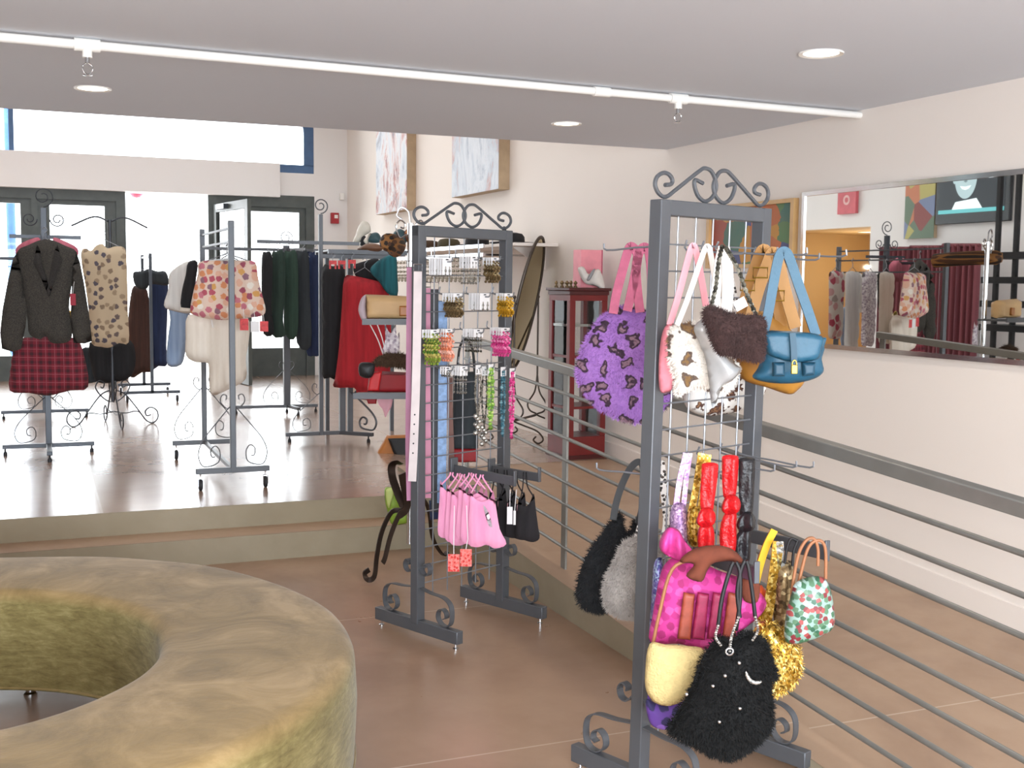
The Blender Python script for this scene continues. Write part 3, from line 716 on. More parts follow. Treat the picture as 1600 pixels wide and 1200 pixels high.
# ------------------------------------------------------------------ purse tree behind the jewellery stand
T0 = V((1.80, 5.75, 0)); tr = thing('purse_tree', 'chrome pole display tree with small trays and scrolled dark feet', 'display stand', T0)
MB().tube([T0 + V((0, 0, .12)), T0 + V((0, 0, 1.80))], .016, 14).build('pole', 'chrome', tr)
m = MB()
for sg in (-1, 1):
    q = lambda u, z: T0 + RT0 * (u * sg) + V((0, 0, z))
    m.tube(smoothpath([q(.0, 1.72), q(.02, 1.74), q(.055, 1.745 + .02 * sg), q(.075, 1.78), q(.055, 1.815), q(.03, 1.8), q(.035, 1.775), q(.052, 1.78)], 5), .005, 6)
m.tube(smoothpath([T0 + V((0, 0, 1.8)), T0 - RT0 * .012 + V((0, 0, 1.86)), T0 - RT0 * .05 + V((0, 0, 1.88)), T0 - RT0 * .07 + V((0, 0, 1.84)), T0 - RT0 * .045 + V((0, 0, 1.82))], 5), .005, 6)
m.build('top_scroll', 'chrome', tr)
for px in (((626, 722), (613, 726), (613, 745), (622, 772), (630, 795), (612, 800), (597, 830), (589, 868), (585, 900), (575, 906), (570, 896), (577, 890)),
           ((628, 740), (636, 790), (622, 808), (610, 838), (602, 870), (598, 880))):
    pts = [at(x, y, 5.9 + (y > 790) * -(y - 790) / 100 * .28 if i == 0 else 5.95 - max(0, y - 790) / 100 * .3) for i, (x, y) in enumerate(px)]
    pts = smoothpath(pts, 5); n_ = len(pts)
    MB().flat(pts, -HF * .7 + RT0 * .5, [.021 if k < n_ * .35 else .013 for k in range(n_)], .007).build('foot_scroll', 'bronze', tr)
pts = smoothpath([T0 + V((.02, .02, .42)), T0 + V((.12, .06, .3)), T0 + V((.16, .09, .12)), T0 + V((.22, .1, .02)), T0 + V((.25, .11, .03))], 5)
MB().ribbon(pts, (.4, -.8, 0), .013, .007).build('foot_scroll', 'bronze', tr)
for x0, x1, y in ((574, 690, 502), (560, 642, 614)):
    a, b = at(x0, y, 6.0), at(x1, y, 6.0); c = (a + b) / 2
    c = c - HF * .115; a = a - HF * .115; b = b - HF * .115
    MB().obox(c, (b - a) / 2, HF * .095, V((0, 0, .006))).bar(a - HF * .09 + V((0, 0, .004)), b - HF * .09 + V((0, 0, .004)), .008, .03).build('tray', 'grey_metal', tr)
# ------------------------------------------------------------------ wall pieces
def wallbox(y0, y1, z0, z1, d, X=WX): return MB().box(X - d, X - .001, y0, y1, z0, z1)
def canvas(name, stops, scale, dist):
    t = NT(name); c = t.coord('Object', (1, 1, .55)); n1 = t.noise(c, scale, 6, .7, dist); n2 = t.noise(c, scale * 5, 4, .7)
    a = t.ramp(n1.outputs[0], stops); b = t.mix(t.ramp(n2.outputs[0], [(.42, '#000000'), (.6, '#ffffff')]), a, '#d9dde2'); t.base(t.mix(.55, a, b)); t.bump(n2.outputs[0], .3, .01); return t.pr(.7)
canvas('canvas_figures', [(.28, '#3c3340'), (.38, '#7d5e66'), (.44, '#c58f86'), (.5, '#e6e4e4'), (.6, '#c9d0da'), (.72, '#6a6472')], 2.6, 1.2)
canvas('canvas_pale', [(.25, '#5f6a78'), (.36, '#a7b2c0'), (.46, '#dfe4ea'), (.56, '#c3ccd6'), (.66, '#c99a92'), (.76, '#8c97a6')], 2.4, .8)
plain('canvas_edge', '#b39a7c', .8)
for nm, lb, y0, y1, z0, mat in (('canvas_painting', 'tall narrow abstract canvas with dark reddish figures high on the right wall', 11.95, 13.15, 2.27, 'canvas_figures'), ('canvas_painting', 'pale blue and white abstract canvas with pink blotches high on the right wall', 9.3, 10.5, 2.30, 'canvas_pale')):
    p = thing(nm, lb, 'painting', (WX, (y0 + y1) / 2, z0))
    wallbox(y0, y1, z0, z0 + 1.6, .1).build('stretcher_frame', 'canvas_edge', p); MB().box(WX - .106, WX - .1, y0 + .004, y1 - .004, z0 + .004, z0 + 1.596).build('canvas', mat, p)
p = thing('framed_painting', 'colourful abstract painting in a light wood frame beside the wall mirror', 'painting', (WX, 5.5, 1.6))
plain('light_wood', '#c9a06a', .5, 0, .1)
t = NT('bright_abstract'); c = t.coord('Object'); nz = t.noise(c, 6, 3, .6, 1); mm_ = t.n('ShaderNodeMix', data_type='VECTOR'); mm_.inputs[0].default_value = .22; t.l(t.coord('Object', (1, 3.2, 5)), mm_.inputs[4]); t.l(nz.outputs[1], mm_.inputs[5]); vo = t.voro(mm_.outputs[1], 1.9)
sp = t.n('ShaderNodeSeparateColor'); t.l(vo.outputs['Color'], sp.inputs[0])
cr = t.ramp(sp.outputs[0], [(0, '#2f6a60'), (.18, '#c2622e'), (.34, '#3a4a86'), (.5, '#c88a2c'), (.66, '#4b7a4c'), (.8, '#a8443c'), (.92, '#d9a45c')], 'CONSTANT')
t.base(t.mix(t.math('MULTIPLY', nz.outputs[0], .45), cr, '#7a6a48')); t.pr(.6)
y0, y1, z0, z1 = 5.19, 6.06, 1.60, 1.97
m = wallbox(y0, y1, z0, z0 + .022, .035).box(WX - .035, WX - .001, y0, y1, z1 - .022, z1).box(WX - .035, WX - .001, y0, y0 + .03, z0 + .022, z1 - .022).box(WX - .035, WX - .001, y1 - .03, y1, z0 + .022, z1 - .022)
m.build('picture_frame', 'light_wood', p); wallbox(y0 + .03, y1 - .03, z0 + .022, z1 - .022, .015).build('picture', 'bright_abstract', p)
plain('alarm_red', '#a8242c', .4)
q = atY(523, 341, BY - .03); fa = thing('fire_alarm', 'small red fire alarm box on the back wall near the corner', 'alarm', q)
MB().obox(q, (.052, 0, 0), (0, .028, 0), (0, 0, .07)).build('alarm_mount', 'alarm_red', fa, bevel=.006); MB().obox(q + V((.012, -.03, .02)), (.022, 0, 0), (0, .004, 0), (0, 0, .022)).build('alarm_lamp', 'white_enamel', fa)
q = atY(534, 307, BY - .03); o = MB().obox(q, (.028, 0, 0), (0, .028, 0), (0, 0, .045)); tag(o.build('motion_detector', 'white_enamel', bevel=.008), 'tiny white motion sensor on the back wall above the fire alarm', 'sensor')
plain('balloon_pink', '#c65a74', .5)
q = atY(213, 297, BY + .35); tag(MB().lathe([(.001, -.10), (.05, -.088), (.085, -.05), (.1, 0), (.085, .06), (.04, .1), (.012, .12), (.001, .125)], q, 20).build('balloon_hanging', 'balloon_pink'), 'small round pink balloon hanging at the top of the open doorway', 'lantern')  # pink balloon at the head of the doorway

# ------------------------------------------------------------------ wall mirror
MA = math.radians(.55)
mc = V((WX - .028, 3.6, 1.595)); md = V((-math.sin(MA), math.cos(MA), 0)); mn = V((-math.cos(MA), -math.sin(MA), 0))
hw, hh = 1.51, .395
mc = V((WX - .03, 5.10, 1.587)) - md * hw
mir = thing('wall_mirror', 'wide horizontal wall mirror in a thin chrome frame on the right wall', 'mirror', mc)
MB().obox(mc, md * hw, mn * .004, V((0, 0, hh))).build('mirror_glass', 'mirror_glass', mir)
m = MB()
for sg in (-1, 1):
    m.obox(mc + V((0, 0, sg * hh)), md * (hw + .012), mn * .012, V((0, 0, .011))); m.obox(mc + md * (sg * hw), md * .011, mn * .0115, V((0, 0, hh)))
m.build('mirror_frame', 'chrome', mir)
def mirrored(x, y, X):
    """the real point on the plane at X that the wall mirror shows at a photo pixel"""
    d = ray(x, y); k = (mc - CAMLOC).dot(mn) / d.dot(mn); h = CAMLOC + d * k; r = d - mn * (2 * d.dot(mn)); return h + r * ((X - h.x) / r.x)

# ------------------------------------------------------------------ what the mirror shows on the left wall
a, b = mirrored(1465, 268, LX + .06), mirrored(1577, 345, LX + .06)
tv = thing('tv', 'flat television on the left wall showing a smiling black-and-white portrait, seen in the mirror', 'television', (LX, (a.y + b.y) / 2, b.z))
plain('tv_plastic', '#222428', .35); emit('screen_dark', '#20262c', .6); emit('screen_skin', '#9db2b6', .9); emit('screen_white', '#e3eef0', 1.0); emit('screen_teal', '#5aa9ad', .9); emit('screen_shade', '#6b7f85', .7)
y0, y1, z0 = b.y, a.y, b.z; z1 = z0 + .78; X0 = LX + .06
MB().box(LX + .01, X0, y0, y1, z0, z1).build('tv_case', 'tv_plastic', tv, bevel=.008)
X1 = X0 + .003
sc = MB().box(X0, X1, y0 + .07, y1 - .05, z0 + .12, z1 - .06).build('screen', 'screen_dark', tv)
def onscreen(nm, mat, pts, k): return MB().add([(X1 + .0015 * k, y, z) for y, z in pts], [tuple(range(len(pts)))]).build(nm, mat, sc, smooth=False)
yc = y1 - .05 - (y1 - y0 - .12) * .42; zc = z0 + .43
onscreen('caption_strip', 'screen_teal', [(y0 + .07, z0 + .12), (y1 - .05, z0 + .12), (y1 - .05, z0 + .165), (y0 + .07, z0 + .165)], 1)
onscreen('shirt_collar', 'screen_white', [(yc - .26, z0 + .165), (yc + .2, z0 + .165), (yc + .15, z0 + .25), (yc - .17, z0 + .28)], 2)
onscreen('portrait_face', 'screen_skin', [(yc + .17 * math.cos(t_), zc + .1 + (.25 if math.sin(t_) < 0 else .2) * math.sin(t_)) for t_ in [i * PI / 16 for i in range(32)]], 3)
onscreen('ear', 'screen_skin', [(yc + .175 + .03 * math.cos(t_), zc + .1 + .07 * math.sin(t_)) for t_ in [i * PI / 8 for i in range(16)]], 2)
onscreen('smile', 'screen_white', [(yc + .085, zc + .0), (yc + .05, zc - .035), (yc, zc - .048), (yc - .05, zc - .035), (yc - .085, zc), (yc, zc - .012)], 4)
onscreen('nose_shade', 'screen_shade', [(yc + .03, zc + .05), (yc, zc + .035), (yc - .03, zc + .05), (yc, zc + .08)], 4)
a, b = mirrored(1416, 280, LX + .06), mirrored(1472, 371, LX + .06)
p = thing('canvas_painting', 'colour-block canvas with yellow red green and orange fields beside the television', 'painting', (LX, (a.y + b.y) / 2, b.z))
tvy = y1
b.y = max(b.y, tvy + .02)
MB().box(LX + .002, LX + .05, b.y, a.y, b.z, b.z + .8).build('stretcher_frame', 'canvas_edge', p)
cv = MB().box(LX + .05, LX + .056, b.y, a.y, b.z, b.z + .8)
t = NT('colour_block'); vo = t.voro(t.coord('Object', (1, 3, 3)), 1.3); sp = t.n('ShaderNodeSeparateColor'); t.l(vo.outputs['Color'], sp.inputs[0])
t.base(t.ramp(sp.outputs[1], [(0, '#6c7f6a'), (.2, '#c9805e'), (.36, '#7c88a8'), (.5, '#b9b06a'), (.64, '#8e4c48'), (.8, '#8f9c8c')], 'CONSTANT')); t.pr(.6)
cv.build('canvas', 'colour_block', p)
a, b = mirrored(1310, 302, LX + .05), mirrored(1337, 333, LX + .05)
plain('poster_pink', '#d0646c', .6); plain('poster_pale', '#e8b8b4', .6)
p = thing('wall_plaque', 'small square pink wall plaque with a pale round mark, reflected in the mirror', 'plaque', (LX, (a.y + b.y) / 2, b.z))
MB().box(LX + .002, LX + .05, b.y, a.y, b.z, b.z + (a.y - b.y) * 1.0).build('board', 'poster_pink', p)
MB().lathe([(.035, .052), (.05, .054), (.066, .052)], (LX, (a.y + b.y) / 2, b.z + (a.y - b.y) / 2), 20, (1, 0, 0)).build('round_mark', 'poster_pale', p)
# maroon curtains of the fitting rooms
folds_mat('maroon_cloth', '#5e2b34', '#8a4a50', (9, 9, .2))
prevy = None
for i, (xa, xb, yt) in enumerate(((1376, 1422, 388), (1423, 1470, 386), (1474, 1532, 383))):
    a, b = mirrored(xa, yt, LX + .4), mirrored(xb, yt, LX + .4); n_ = 60
    v = []; f = []
    for j in range(n_ + 1):
        s_ = j / n_; yy = a.y + (b.y - a.y) * s_; xx = LX + .4 + .03 * math.sin(s_ * 40 + i)
        v += [(xx, yy, PZ + .03), (xx, yy, a.z)]
    for j in range(n_): f.append((2 * j, 2 * j + 1, 2 * j + 3, 2 * j + 2))
    o = MB().add(v, f).tube([(LX + .4, a.y, a.z), (LX + .4, b.y, b.z)], .02, 8)
    tag(o.build('fitting_room_curtain', 'maroon_cloth'), 'maroon fitting-room curtain by the left wall, ' + ('first from the alcove', 'middle of the three', 'beneath the television')[i] + ', seen in the mirror', 'curtain', 'fitting-room curtains')
for i in range(1):
    p = atZ(0, 0, 1); c = V((LX - 1.0, 13.2, AZ - .002)); l = thing('ceiling_light', 'warm recessed light in the tan alcove seen in the mirror', 'ceiling light', c)
    MB().lathe([(.0005, -.002), (.12, -.002)], c, 24).build('lamp', 'lamp_glow_warm', l); MB().lathe([(.12, .0), (.122, -.008), (.15, -.008), (.152, 0)], c, 24).build('trim_ring', 'white_enamel', l)
    ld = bpy.data.lights.new('alcove_light', 'POINT'); ld.energy = 22; ld.color = (1, .86, .66); ld.shadow_soft_size = .01
    lo = bpy.data.objects.new('alcove_light', ld); COL.objects.link(lo); lo.location = c - V((0, 0, .5))
# black ladder shelf by the left wall
lx = -.9; a, b = mirrored(1560, 280, lx), mirrored(1590, 540, lx)
ya, yb = mirrored(1559, 400, lx).y, mirrored(1588, 400, lx).y
ld_ = thing('ladder_shelf', 'tall black metal ladder shelf reflected at the right end of the mirror', 'shelf', (lx, (ya + yb) / 2, PZ))
for y in (ya, yb): MB().box(lx - .02, lx + .02, y - .02, y + .02, PZ, 2.9).build('post', 'black_metal', ld_)
for py in (400, 438, 475, 512): z = mirrored(1572, py, lx).z; MB().box(lx - .18, lx + .18, yb - .5, ya + .01, z - .03, z + .03).build('rung', 'black_metal', ld_)

# ------------------------------------------------------------------ cheval mirror
plain('iron', '#4a4038', .4, .5)
cc = at(823, 474, 9.1); tl = math.radians(12.5); wv = V((.71, .70, 0)).normalized(); nh = V((.70, -.71, 0)).normalized(); up_ = nh * math.sin(tl) + V((0, 0, math.cos(tl))); nn = nh * math.cos(tl) - V((0, 0, math.sin(tl)))
ch = thing('cheval_mirror', 'tall oval cheval mirror on scrolled iron legs, tilted, by the right wall', 'mirror', (cc.x, cc.y, PZ))
ov = lambda a, r=1, o=0: cc + wv * (.2 * r * math.cos(a)) + up_ * (.53 * r * math.sin(a)) + nn * o
N = 64; el = [ov(2 * PI * i / N) for i in range(N)]
MB().tube(el, .013, 8, True).add([ov(2 * PI * i / N, 1, -.012) for i in range(N)], [tuple(range(N))]).build('mirror_frame', 'iron', ch)
MB().add([ov(2 * PI * i / N, .97, .002) for i in range(N)], [tuple(range(N))]).build('mirror_glass', 'mirror_painted_tan', ch, smooth=False)
for sg in (-1, 1):
    px_ = cc + wv * (.245 * sg); b = V((px_.x, px_.y, PZ))
    m = MB().tube([V((px_.x, px_.y, PZ + .5)), V((px_.x, px_.y, cc.z + .04))], .008, 8).tube([px_, px_ - wv * .03 * sg], .01, 8).ball(V((px_.x, px_.y, cc.z + .05)), .014)
    m.build('upright', 'iron', ch)
    for s2 in (-1, 1):
        q = lambda u, z: b + nh * (u * s2) + V((0, 0, z))
        MB().tube(smoothpath([q(0, .5), q(.02, .36), q(.08, .26), q(.06, .2), q(.0, .17), q(.08, .14), q(.2, .1), q(.25, .04), q(.21, .006), q(.17, .03), q(.19, .06)], 5), .007, 8).build('leg', 'iron', ch)
MB().tube([V((cc.x, cc.y, PZ + .17)) - wv * .245, V((cc.x, cc.y, PZ + .17)) + wv * .245], .008, 8).build('cross_bar', 'iron', ch)

# ------------------------------------------------------------------ display cabinet
plain('mahogany', '#6e1d1c', .35, 0, .15, 5); plain('mahogany_dark', '#4a1818', .35); plain('cab_glass', '#dfe3e0', .05, 0, 0, transmission_weight=1.0)
A, B, Cc = atZ(859, 706, PZ), atZ(887, 719, PZ), atZ(945, 715, PZ)
e1 = (Cc - B); W1 = e1.length; e1.normalize(); e2 = V((-e1.y, e1.x, 0)); W2 = .30
ctop = 1.47
cb = thing('display_cabinet', 'tall narrow red mahogany display cabinet with glass panels', 'cabinet', B + e1 * W1 / 2 + e2 * W2 / 2)
def cbx(u0, u1, v0, v1, z0, z1): return MB().obox(B + e1 * ((u0 + u1) / 2) + e2 * ((v0 + v1) / 2) + V((0, 0, (z0 + z1) / 2 - PZ)), e1 * ((u1 - u0) / 2), e2 * ((v1 - v0) / 2), V((0, 0, (z1 - z0) / 2)))
cbx(0, W1, 0, W2, PZ, PZ + .16).build('base', 'mahogany', cb, bevel=.006); cbx(-.012, W1 + .012, -.012, W2 + .012, PZ, PZ + .03).build('plinth', 'mahogany_dark', cb, bevel=.004)
m = cbx(-.02, W1 + .02, -.02, W2 + .02, ctop - .02, ctop); q = cbx(-.008, W1 + .008, -.008, W2 + .008, ctop - .05, ctop - .02); m.add(q.v, q.f); m.build('cornice', 'mahogany_dark', cb, bevel=.004)
cbx(0, W1, 0, W2, ctop - .09, ctop - .05).build('top_rail', 'mahogany', cb)
ps = .045
for u in (0, W1 - ps):
    for v in (0, W2 - ps): cbx(u, u + ps, v, v + ps, PZ + .16, ctop - .09).build('corner_post', 'mahogany', cb, bevel=.003)
for z in (.62, .98, 1.2):
    cbx(.006, W1 - .006, .006, W2 - .006, z, z + .018).build('shelf', 'cab_glass' if z > 1 else 'mahogany', cb)
for a4 in ((ps, W1 - ps, .012, .016), (ps, W1 - ps, W2 - .016, W2 - .012)): cbx(*a4, PZ + .16, ctop - .09).build('glass_panel', 'pane_glass', cb)
for a4 in ((.012, .016, ps, W2 - ps), (W1 - .016, W1 - .012, ps, W2 - ps)): cbx(*a4, PZ + .16, ctop - .09).build('glass_panel', 'pane_glass', cb)
cabw = (B + e1 * W1 / 2 + e2 * W2 / 2).dot(HF); ctp = lambda u, v, z=0: B + e1 * u + e2 * v + V((0, 0, ctop - PZ + z))
plain('box_pink', '#e8929c', .5); plain('box_pink_side', '#c85a74', .5); plain('bow_white', '#d8d0c8', .7); plain('bow_grey', '#8d8c8e', .6)
gb = thing('gift_box', 'tall pink gift box standing on the mahogany display cabinet', 'box', ctp(.24, .1))
MB().obox(ctp(.235, .17, .135), e1 * .085, e2 * .055, V((0, 0, .134))).build('box_body', 'box_pink', gb, bevel=.002); MB().obox(ctp(.325, .17, .135), e1 * .003, e2 * .056, V((0, 0, .135))).build('box_side', 'box_pink_side', gb)
bg_ = thing('bow_bag', 'small white bag with a grey bow on the mahogany display cabinet', 'bag', ctp(.2, .05))
W_ = ctp(.2, .045).dot(HF)
pillow([(903, 419), (912, 417), (920, 428), (935, 420), (942, 434), (944, 453), (930, 447), (915, 443), (907, 432)], W_, .07, 'bag_body', 'bow_white', bg_, fold=.012)
pillow([(917, 437), (924, 424), (930, 420), (926, 430), (921, 438)], W_ - .04, .02, 'bow', 'bow_grey', bg_)
sequin('trinket_brass', '#3a3028', '#8a7350', '#c9b890', 60, .7, .3)
for i, x in enumerate((869, 878, 886, 892, 899)):
    p = at(x, 447, W_ - .02 + .03 * (i % 2)); p.z = ctop
    m = MB().lathe([(.001, 0), (.017, 0), (.012, .012), (.006, .02), (.013 + .003 * (i % 3), .034), (.007, .045 + .004 * (i % 2)), (.001, .05)], p, 10)
    tag(m.build('brass_trinket', 'trinket_brass'), 'small brass trinket on the mahogany cabinet, %s from the cheval mirror' % ('first', 'second', 'third', 'fourth', 'fifth')[i], 'trinket', 'brass trinkets on the cabinet')
# ------------------------------------------------------------------ clothes on the racks
def cloth(name, c0, c1, s=(26, 26, 1.5), rough=.85): folds_mat(name, c0, c1, s, rough)
def tweed(name, a, b, scale=160):
    t = NT(name); c = t.coord(); t.base(t.ramp(t.noise(c, scale, 2, .7).outputs[0], [(.35, a), (.65, b)])); return t.pr(.95)
tweed('tweed', '#2a2724', '#4a443c'); tweed('tweed_lapel', '#24211f', '#38332f')
t = NT('plaid'); c = t.coord(); sp = t.n('ShaderNodeSeparateXYZ'); t.l(c, sp.inputs[0])
def stripes(ax, per, wd, sh=0):
    k = t.math('FRACT', t.math('ADD', t.math('DIVIDE', sp.outputs[ax], per), sh)); return t.math('LESS_THAN', k, wd)
h = t.math('ADD', stripes(0, .055, .35), stripes(2, .055, .35)); b = t.mix(t.math('MULTIPLY', h, .42), '#7a1f2c', '#2b1a20')
h2 = t.math('MAXIMUM', stripes(0, .055, .08, .3), stripes(2, .055, .08, .3)); t.base(t.mix(t.math('MULTIPLY', h2, .5), b, '#a8606a')); t.pr(.9)
cloth('cloth_pink', '#b5596a', '#cf7684'); cloth('cloth_black', '#121214', '#1f1f22'); cloth('cloth_navy', '#1a2440', '#27365a'); cloth('cloth_green', '#1c2b25', '#2c4036')
cloth('cloth_charcoal', '#22262a', '#343a3e'); cloth('cloth_brown', '#2e1f1a', '#4d3027'); cloth('cloth_grey', '#5c5c5a', '#7b7a76'); cloth('cloth_white', '#cfcac4', '#e6e2dc'); cloth('cloth_denim', '#7d93b2', '#a3b4cb')
cloth('cloth_red', '#8e141c', '#b4202a'); cloth('cloth_darkgreen', '#20332a', '#31493c'); cloth('cloth_cream', '#d5c8b8', '#e6dccf'); cloth('cloth_teal', '#123e46', '#1d6a72')
blooms('print_beige', '#c6b193', ['#6a5a55', '#8a755f', '#575059', '#a08a70'], 15, .25)
blooms('print_floral', '#dcc0ae', ['#b0505f', '#cf9a58', '#9c4a5c', '#e4dacd', '#c06f7c', '#d38a60', '#8c6470', '#d9a890'], 23, .40)
blooms('print_lace', '#d8cfd6', ['#b8aab8', '#efe9ec', '#a597a6'], 60, .4)
sequin('gold_sequin', '#6a4d14', '#c79a34', '#f0d88a', 150, .8, .25)
def hanger(px, w, parent):
    """wire hanger: hook and sloping shoulders through (left, peak, right) photo points"""
    l, p, r = [at(x, y, w) for x, y in px]
    hk = [p, p + V((0, 0, .03)), p + RT0 * .018 + V((0, 0, .05)), p + V((0, 0, .07)), p - RT0 * .016 + V((0, 0, .055))]
    MB().tube([l, p, r], .003, 6).tube(smoothpath(hk, 3), .003, 6).build('hanger', 'wire_grey', parent)
def garment(name, label, cat, w, mat, px, thick=.05, group=None, hang=None, fold=.012, seed=1, extra=(), cells=22, part='body', sharp=False, fscale=18):
    P = [at(x, y, w) for x, y in px]; z = min(p.z for p in P); c = sum(P, V()) / len(P)
    t_ = thing(name, label, cat, (c.x, c.y, z), group)
    pillow(px, w, thick, part, mat, t_, edge=.25, fold=fold, seed=seed, cells=cells, sharp=sharp, smooth_k=3, fscale=fscale)
    if hang: hanger(hang, w, t_)
    for ex in extra:
        pillow(ex[2], w + (ex[3] if len(ex) > 3 else -.03), ex[4] if len(ex) > 4 else thick, ex[0], ex[1], t_, edge=.25, fold=fold * .7, seed=seed + 3, cells=14, smooth_k=3, sharp=True)
    return t_
# four-way stand at far left: blazer, pink top, plaid skirt (w about 8.0)
g = garment('blazer', 'dark brown tweed blazer hanging on the four-way stand above the plaid skirt', 'jacket', 7.62, 'tweed',
    [(28, 392), (44, 383), (60, 376), (72, 374), (84, 376), (102, 384), (120, 394), (117, 420), (112, 447), (108, 480), (113, 517), (108, 533), (90, 537), (78, 534), (72, 524), (62, 530), (46, 522), (43, 500), (36, 455), (30, 420)], .09,
    hang=((34, 394), (70, 372), (115, 395)), extra=(('sleeve', 'tweed', [(28, 392), (20, 405), (12, 440), (4, 482), (0, 520), (3, 545), (20, 550), (33, 545), (40, 510), (43, 480), (38, 450), (36, 420)], -.01, .1),
    ('sleeve', 'tweed', [(119, 393), (125, 410), (131, 440), (139, 490), (144, 533), (132, 537), (115, 536), (110, 500), (112, 450), (113, 420)], -.01, .1),
    ('lapel', 'tweed_lapel', [(58, 382), (52, 410), (62, 430), (76, 462), (79, 455), (66, 415), (63, 392)], -.055, .02), ('lapel', 'tweed_lapel', [(90, 382), (96, 408), (88, 430), (77, 465), (73, 455), (80, 415), (85, 392)], -.055, .02)))
garment('pink_blouse', 'pink top whose shoulders show behind the tweed blazer', 'top', 7.85, 'cloth_pink', [(26, 386), (42, 376), (60, 371), (66, 380), (82, 380), (84, 371), (104, 378), (121, 388), (120, 402), (100, 420), (50, 420), (27, 402)], .05)
garment('plaid_skirt', 'burgundy plaid skirt hanging below the tweed blazer', 'skirt', 7.72, 'plaid', [(28, 530), (70, 526), (116, 528), (130, 550), (138, 604), (110, 610), (76, 618), (45, 614), (15, 610), (18, 570), (22, 545)], .16, fold=.025, fscale=26)
garment('sequin_blouse', 'gold sequinned top peeking out beside the tweed blazer sleeve', 'top', 7.80, 'gold_sequin', [(98, 488), (112, 486), (117, 500), (114, 520), (100, 522)], .03)
q = at(114, 468, 7.5); tg = thing('hanging_price_tag', 'small dark red price tag hanging beside the blazer sleeve', 'tag', q); MB().obox(q, RT0 * .018, HF * .001, V((0, 0, .038))).build('tag_card', 'tag_wine', tg) if 'tag_wine' in MATS or plain('tag_wine', '#a02c3c', .6) else 0; MB().tube([q + V((0, 0, .038)), at(116, 440, 7.52)], .0015, 5).build('tag_string', 'cloth_white', tg)
# beige blouse and the dark skirts on the spider stand
w = 9.55
garment('beige_blouse', 'beige sleeveless blouse printed with brown leaves on the scrolled wire stand', 'blouse', w, 'print_beige',
    [(127, 393), (134, 388), (142, 392), (150, 384), (160, 381), (168, 388), (180, 385), (192, 386), (197, 396), (199, 440), (200, 490), (201, 535), (186, 536), (172, 543), (158, 542), (143, 536), (140, 500), (134, 450), (128, 415)], .1, hang=((134, 390), (162, 374), (192, 388)))
garment('black_skirt', 'black skirt hanging beneath the beige printed blouse', 'skirt', w + .15, 'cloth_black', [(140, 535), (170, 538), (204, 532), (212, 560), (205, 588), (180, 597), (152, 597), (143, 575)], .12, fold=.02)
garment('grey_skirt', 'slate grey skirt beside the plaid skirt', 'skirt', w + .3, 'cloth_charcoal', [(128, 545), (146, 548), (153, 590), (148, 597), (132, 597), (128, 570)], .06)
# dresses on the small far rack (w about 12)
w = 11.75
garment('brown_dress', 'dark brown long dress on the small far rolling rack', 'dress', w, 'cloth_brown', [(206, 452), (216, 447), (228, 450), (233, 470), (236, 520), (240, 576), (222, 582), (205, 590), (198, 560), (200, 500)], .12, fold=.02)
garment('navy_dress', 'navy and black long dress on the small far rolling rack', 'dress', w + .1, 'cloth_navy', [(234, 436), (250, 438), (262, 436), (262, 480), (260, 540), (261, 570), (248, 572), (236, 573), (233, 500)], .12)
garment('grey_tunic', 'dark grey top on the small far rack above the navy dress', 'top', w - .16, 'cloth_charcoal', [(208, 426), (222, 424), (232, 420), (246, 424), (258, 424), (263, 434), (262, 446), (236, 444), (228, 452), (212, 448)], .08, hang=((214, 426), (240, 412), (258, 426)))
# rolling rack: floral halter, cream trousers, white shirt, vest
w = 7.05
garment('floral_halter', 'halter top printed with red and orange flowers on the rolling rack', 'top', w, 'print_floral', [(311, 410), (335, 407), (357, 408), (380, 407), (399, 410), (403, 432), (410, 462), (415, 484), (408, 494), (380, 497), (352, 500), (325, 498), (303, 492), (297, 484), (303, 452), (309, 428)], .1, hang=((316, 410), (355, 396), (398, 411)), fold=.018)
garment('cream_trousers', 'long cream drawstring trousers hanging under the floral top', 'trousers', w + .12, 'cloth_cream', [(294, 492), (330, 497), (385, 494), (389, 530), (384, 560), (384, 592), (358, 608), (331, 617), (327, 592), (325, 568), (306, 566), (291, 556), (290, 530)], .12, fold=.03,
    extra=(('drawstring', 'cloth_white', [(329, 500), (332, 500), (334, 512), (331, 512)], -.08, .01),))
garment('white_shirt', 'white short-sleeved shirt on the rolling rack beside the floral top', 'shirt', w + .7, 'cloth_white', [(284, 412), (294, 408), (308, 410), (306, 440), (300, 480), (296, 490), (268, 485), (256, 477), (263, 452), (264, 430), (272, 420)], .1)
garment('blue_jeans', 'pale blue denim jeans hanging below the white shirt', 'jeans', w + .85, 'cloth_denim', [(264, 474), (294, 480), (296, 520), (290, 548), (283, 570), (262, 571), (261, 540), (266, 500)], .1)
garment('black_vest', 'black vest with a cream hem between the white shirt and the floral top', 'vest', w + .45, 'cloth_black', [(294, 410), (309, 410), (304, 450), (299, 482), (283, 481), (284, 455), (290, 430)], .05, extra=(('hem', 'cloth_cream', [(282, 480), (300, 482), (299, 488), (282, 487)], -.02, .06),))
plain('tag_red', '#d24a4c', .6, 0, .3, 40); plain('card_white', '#e9e6e6', .6, 0, .02)
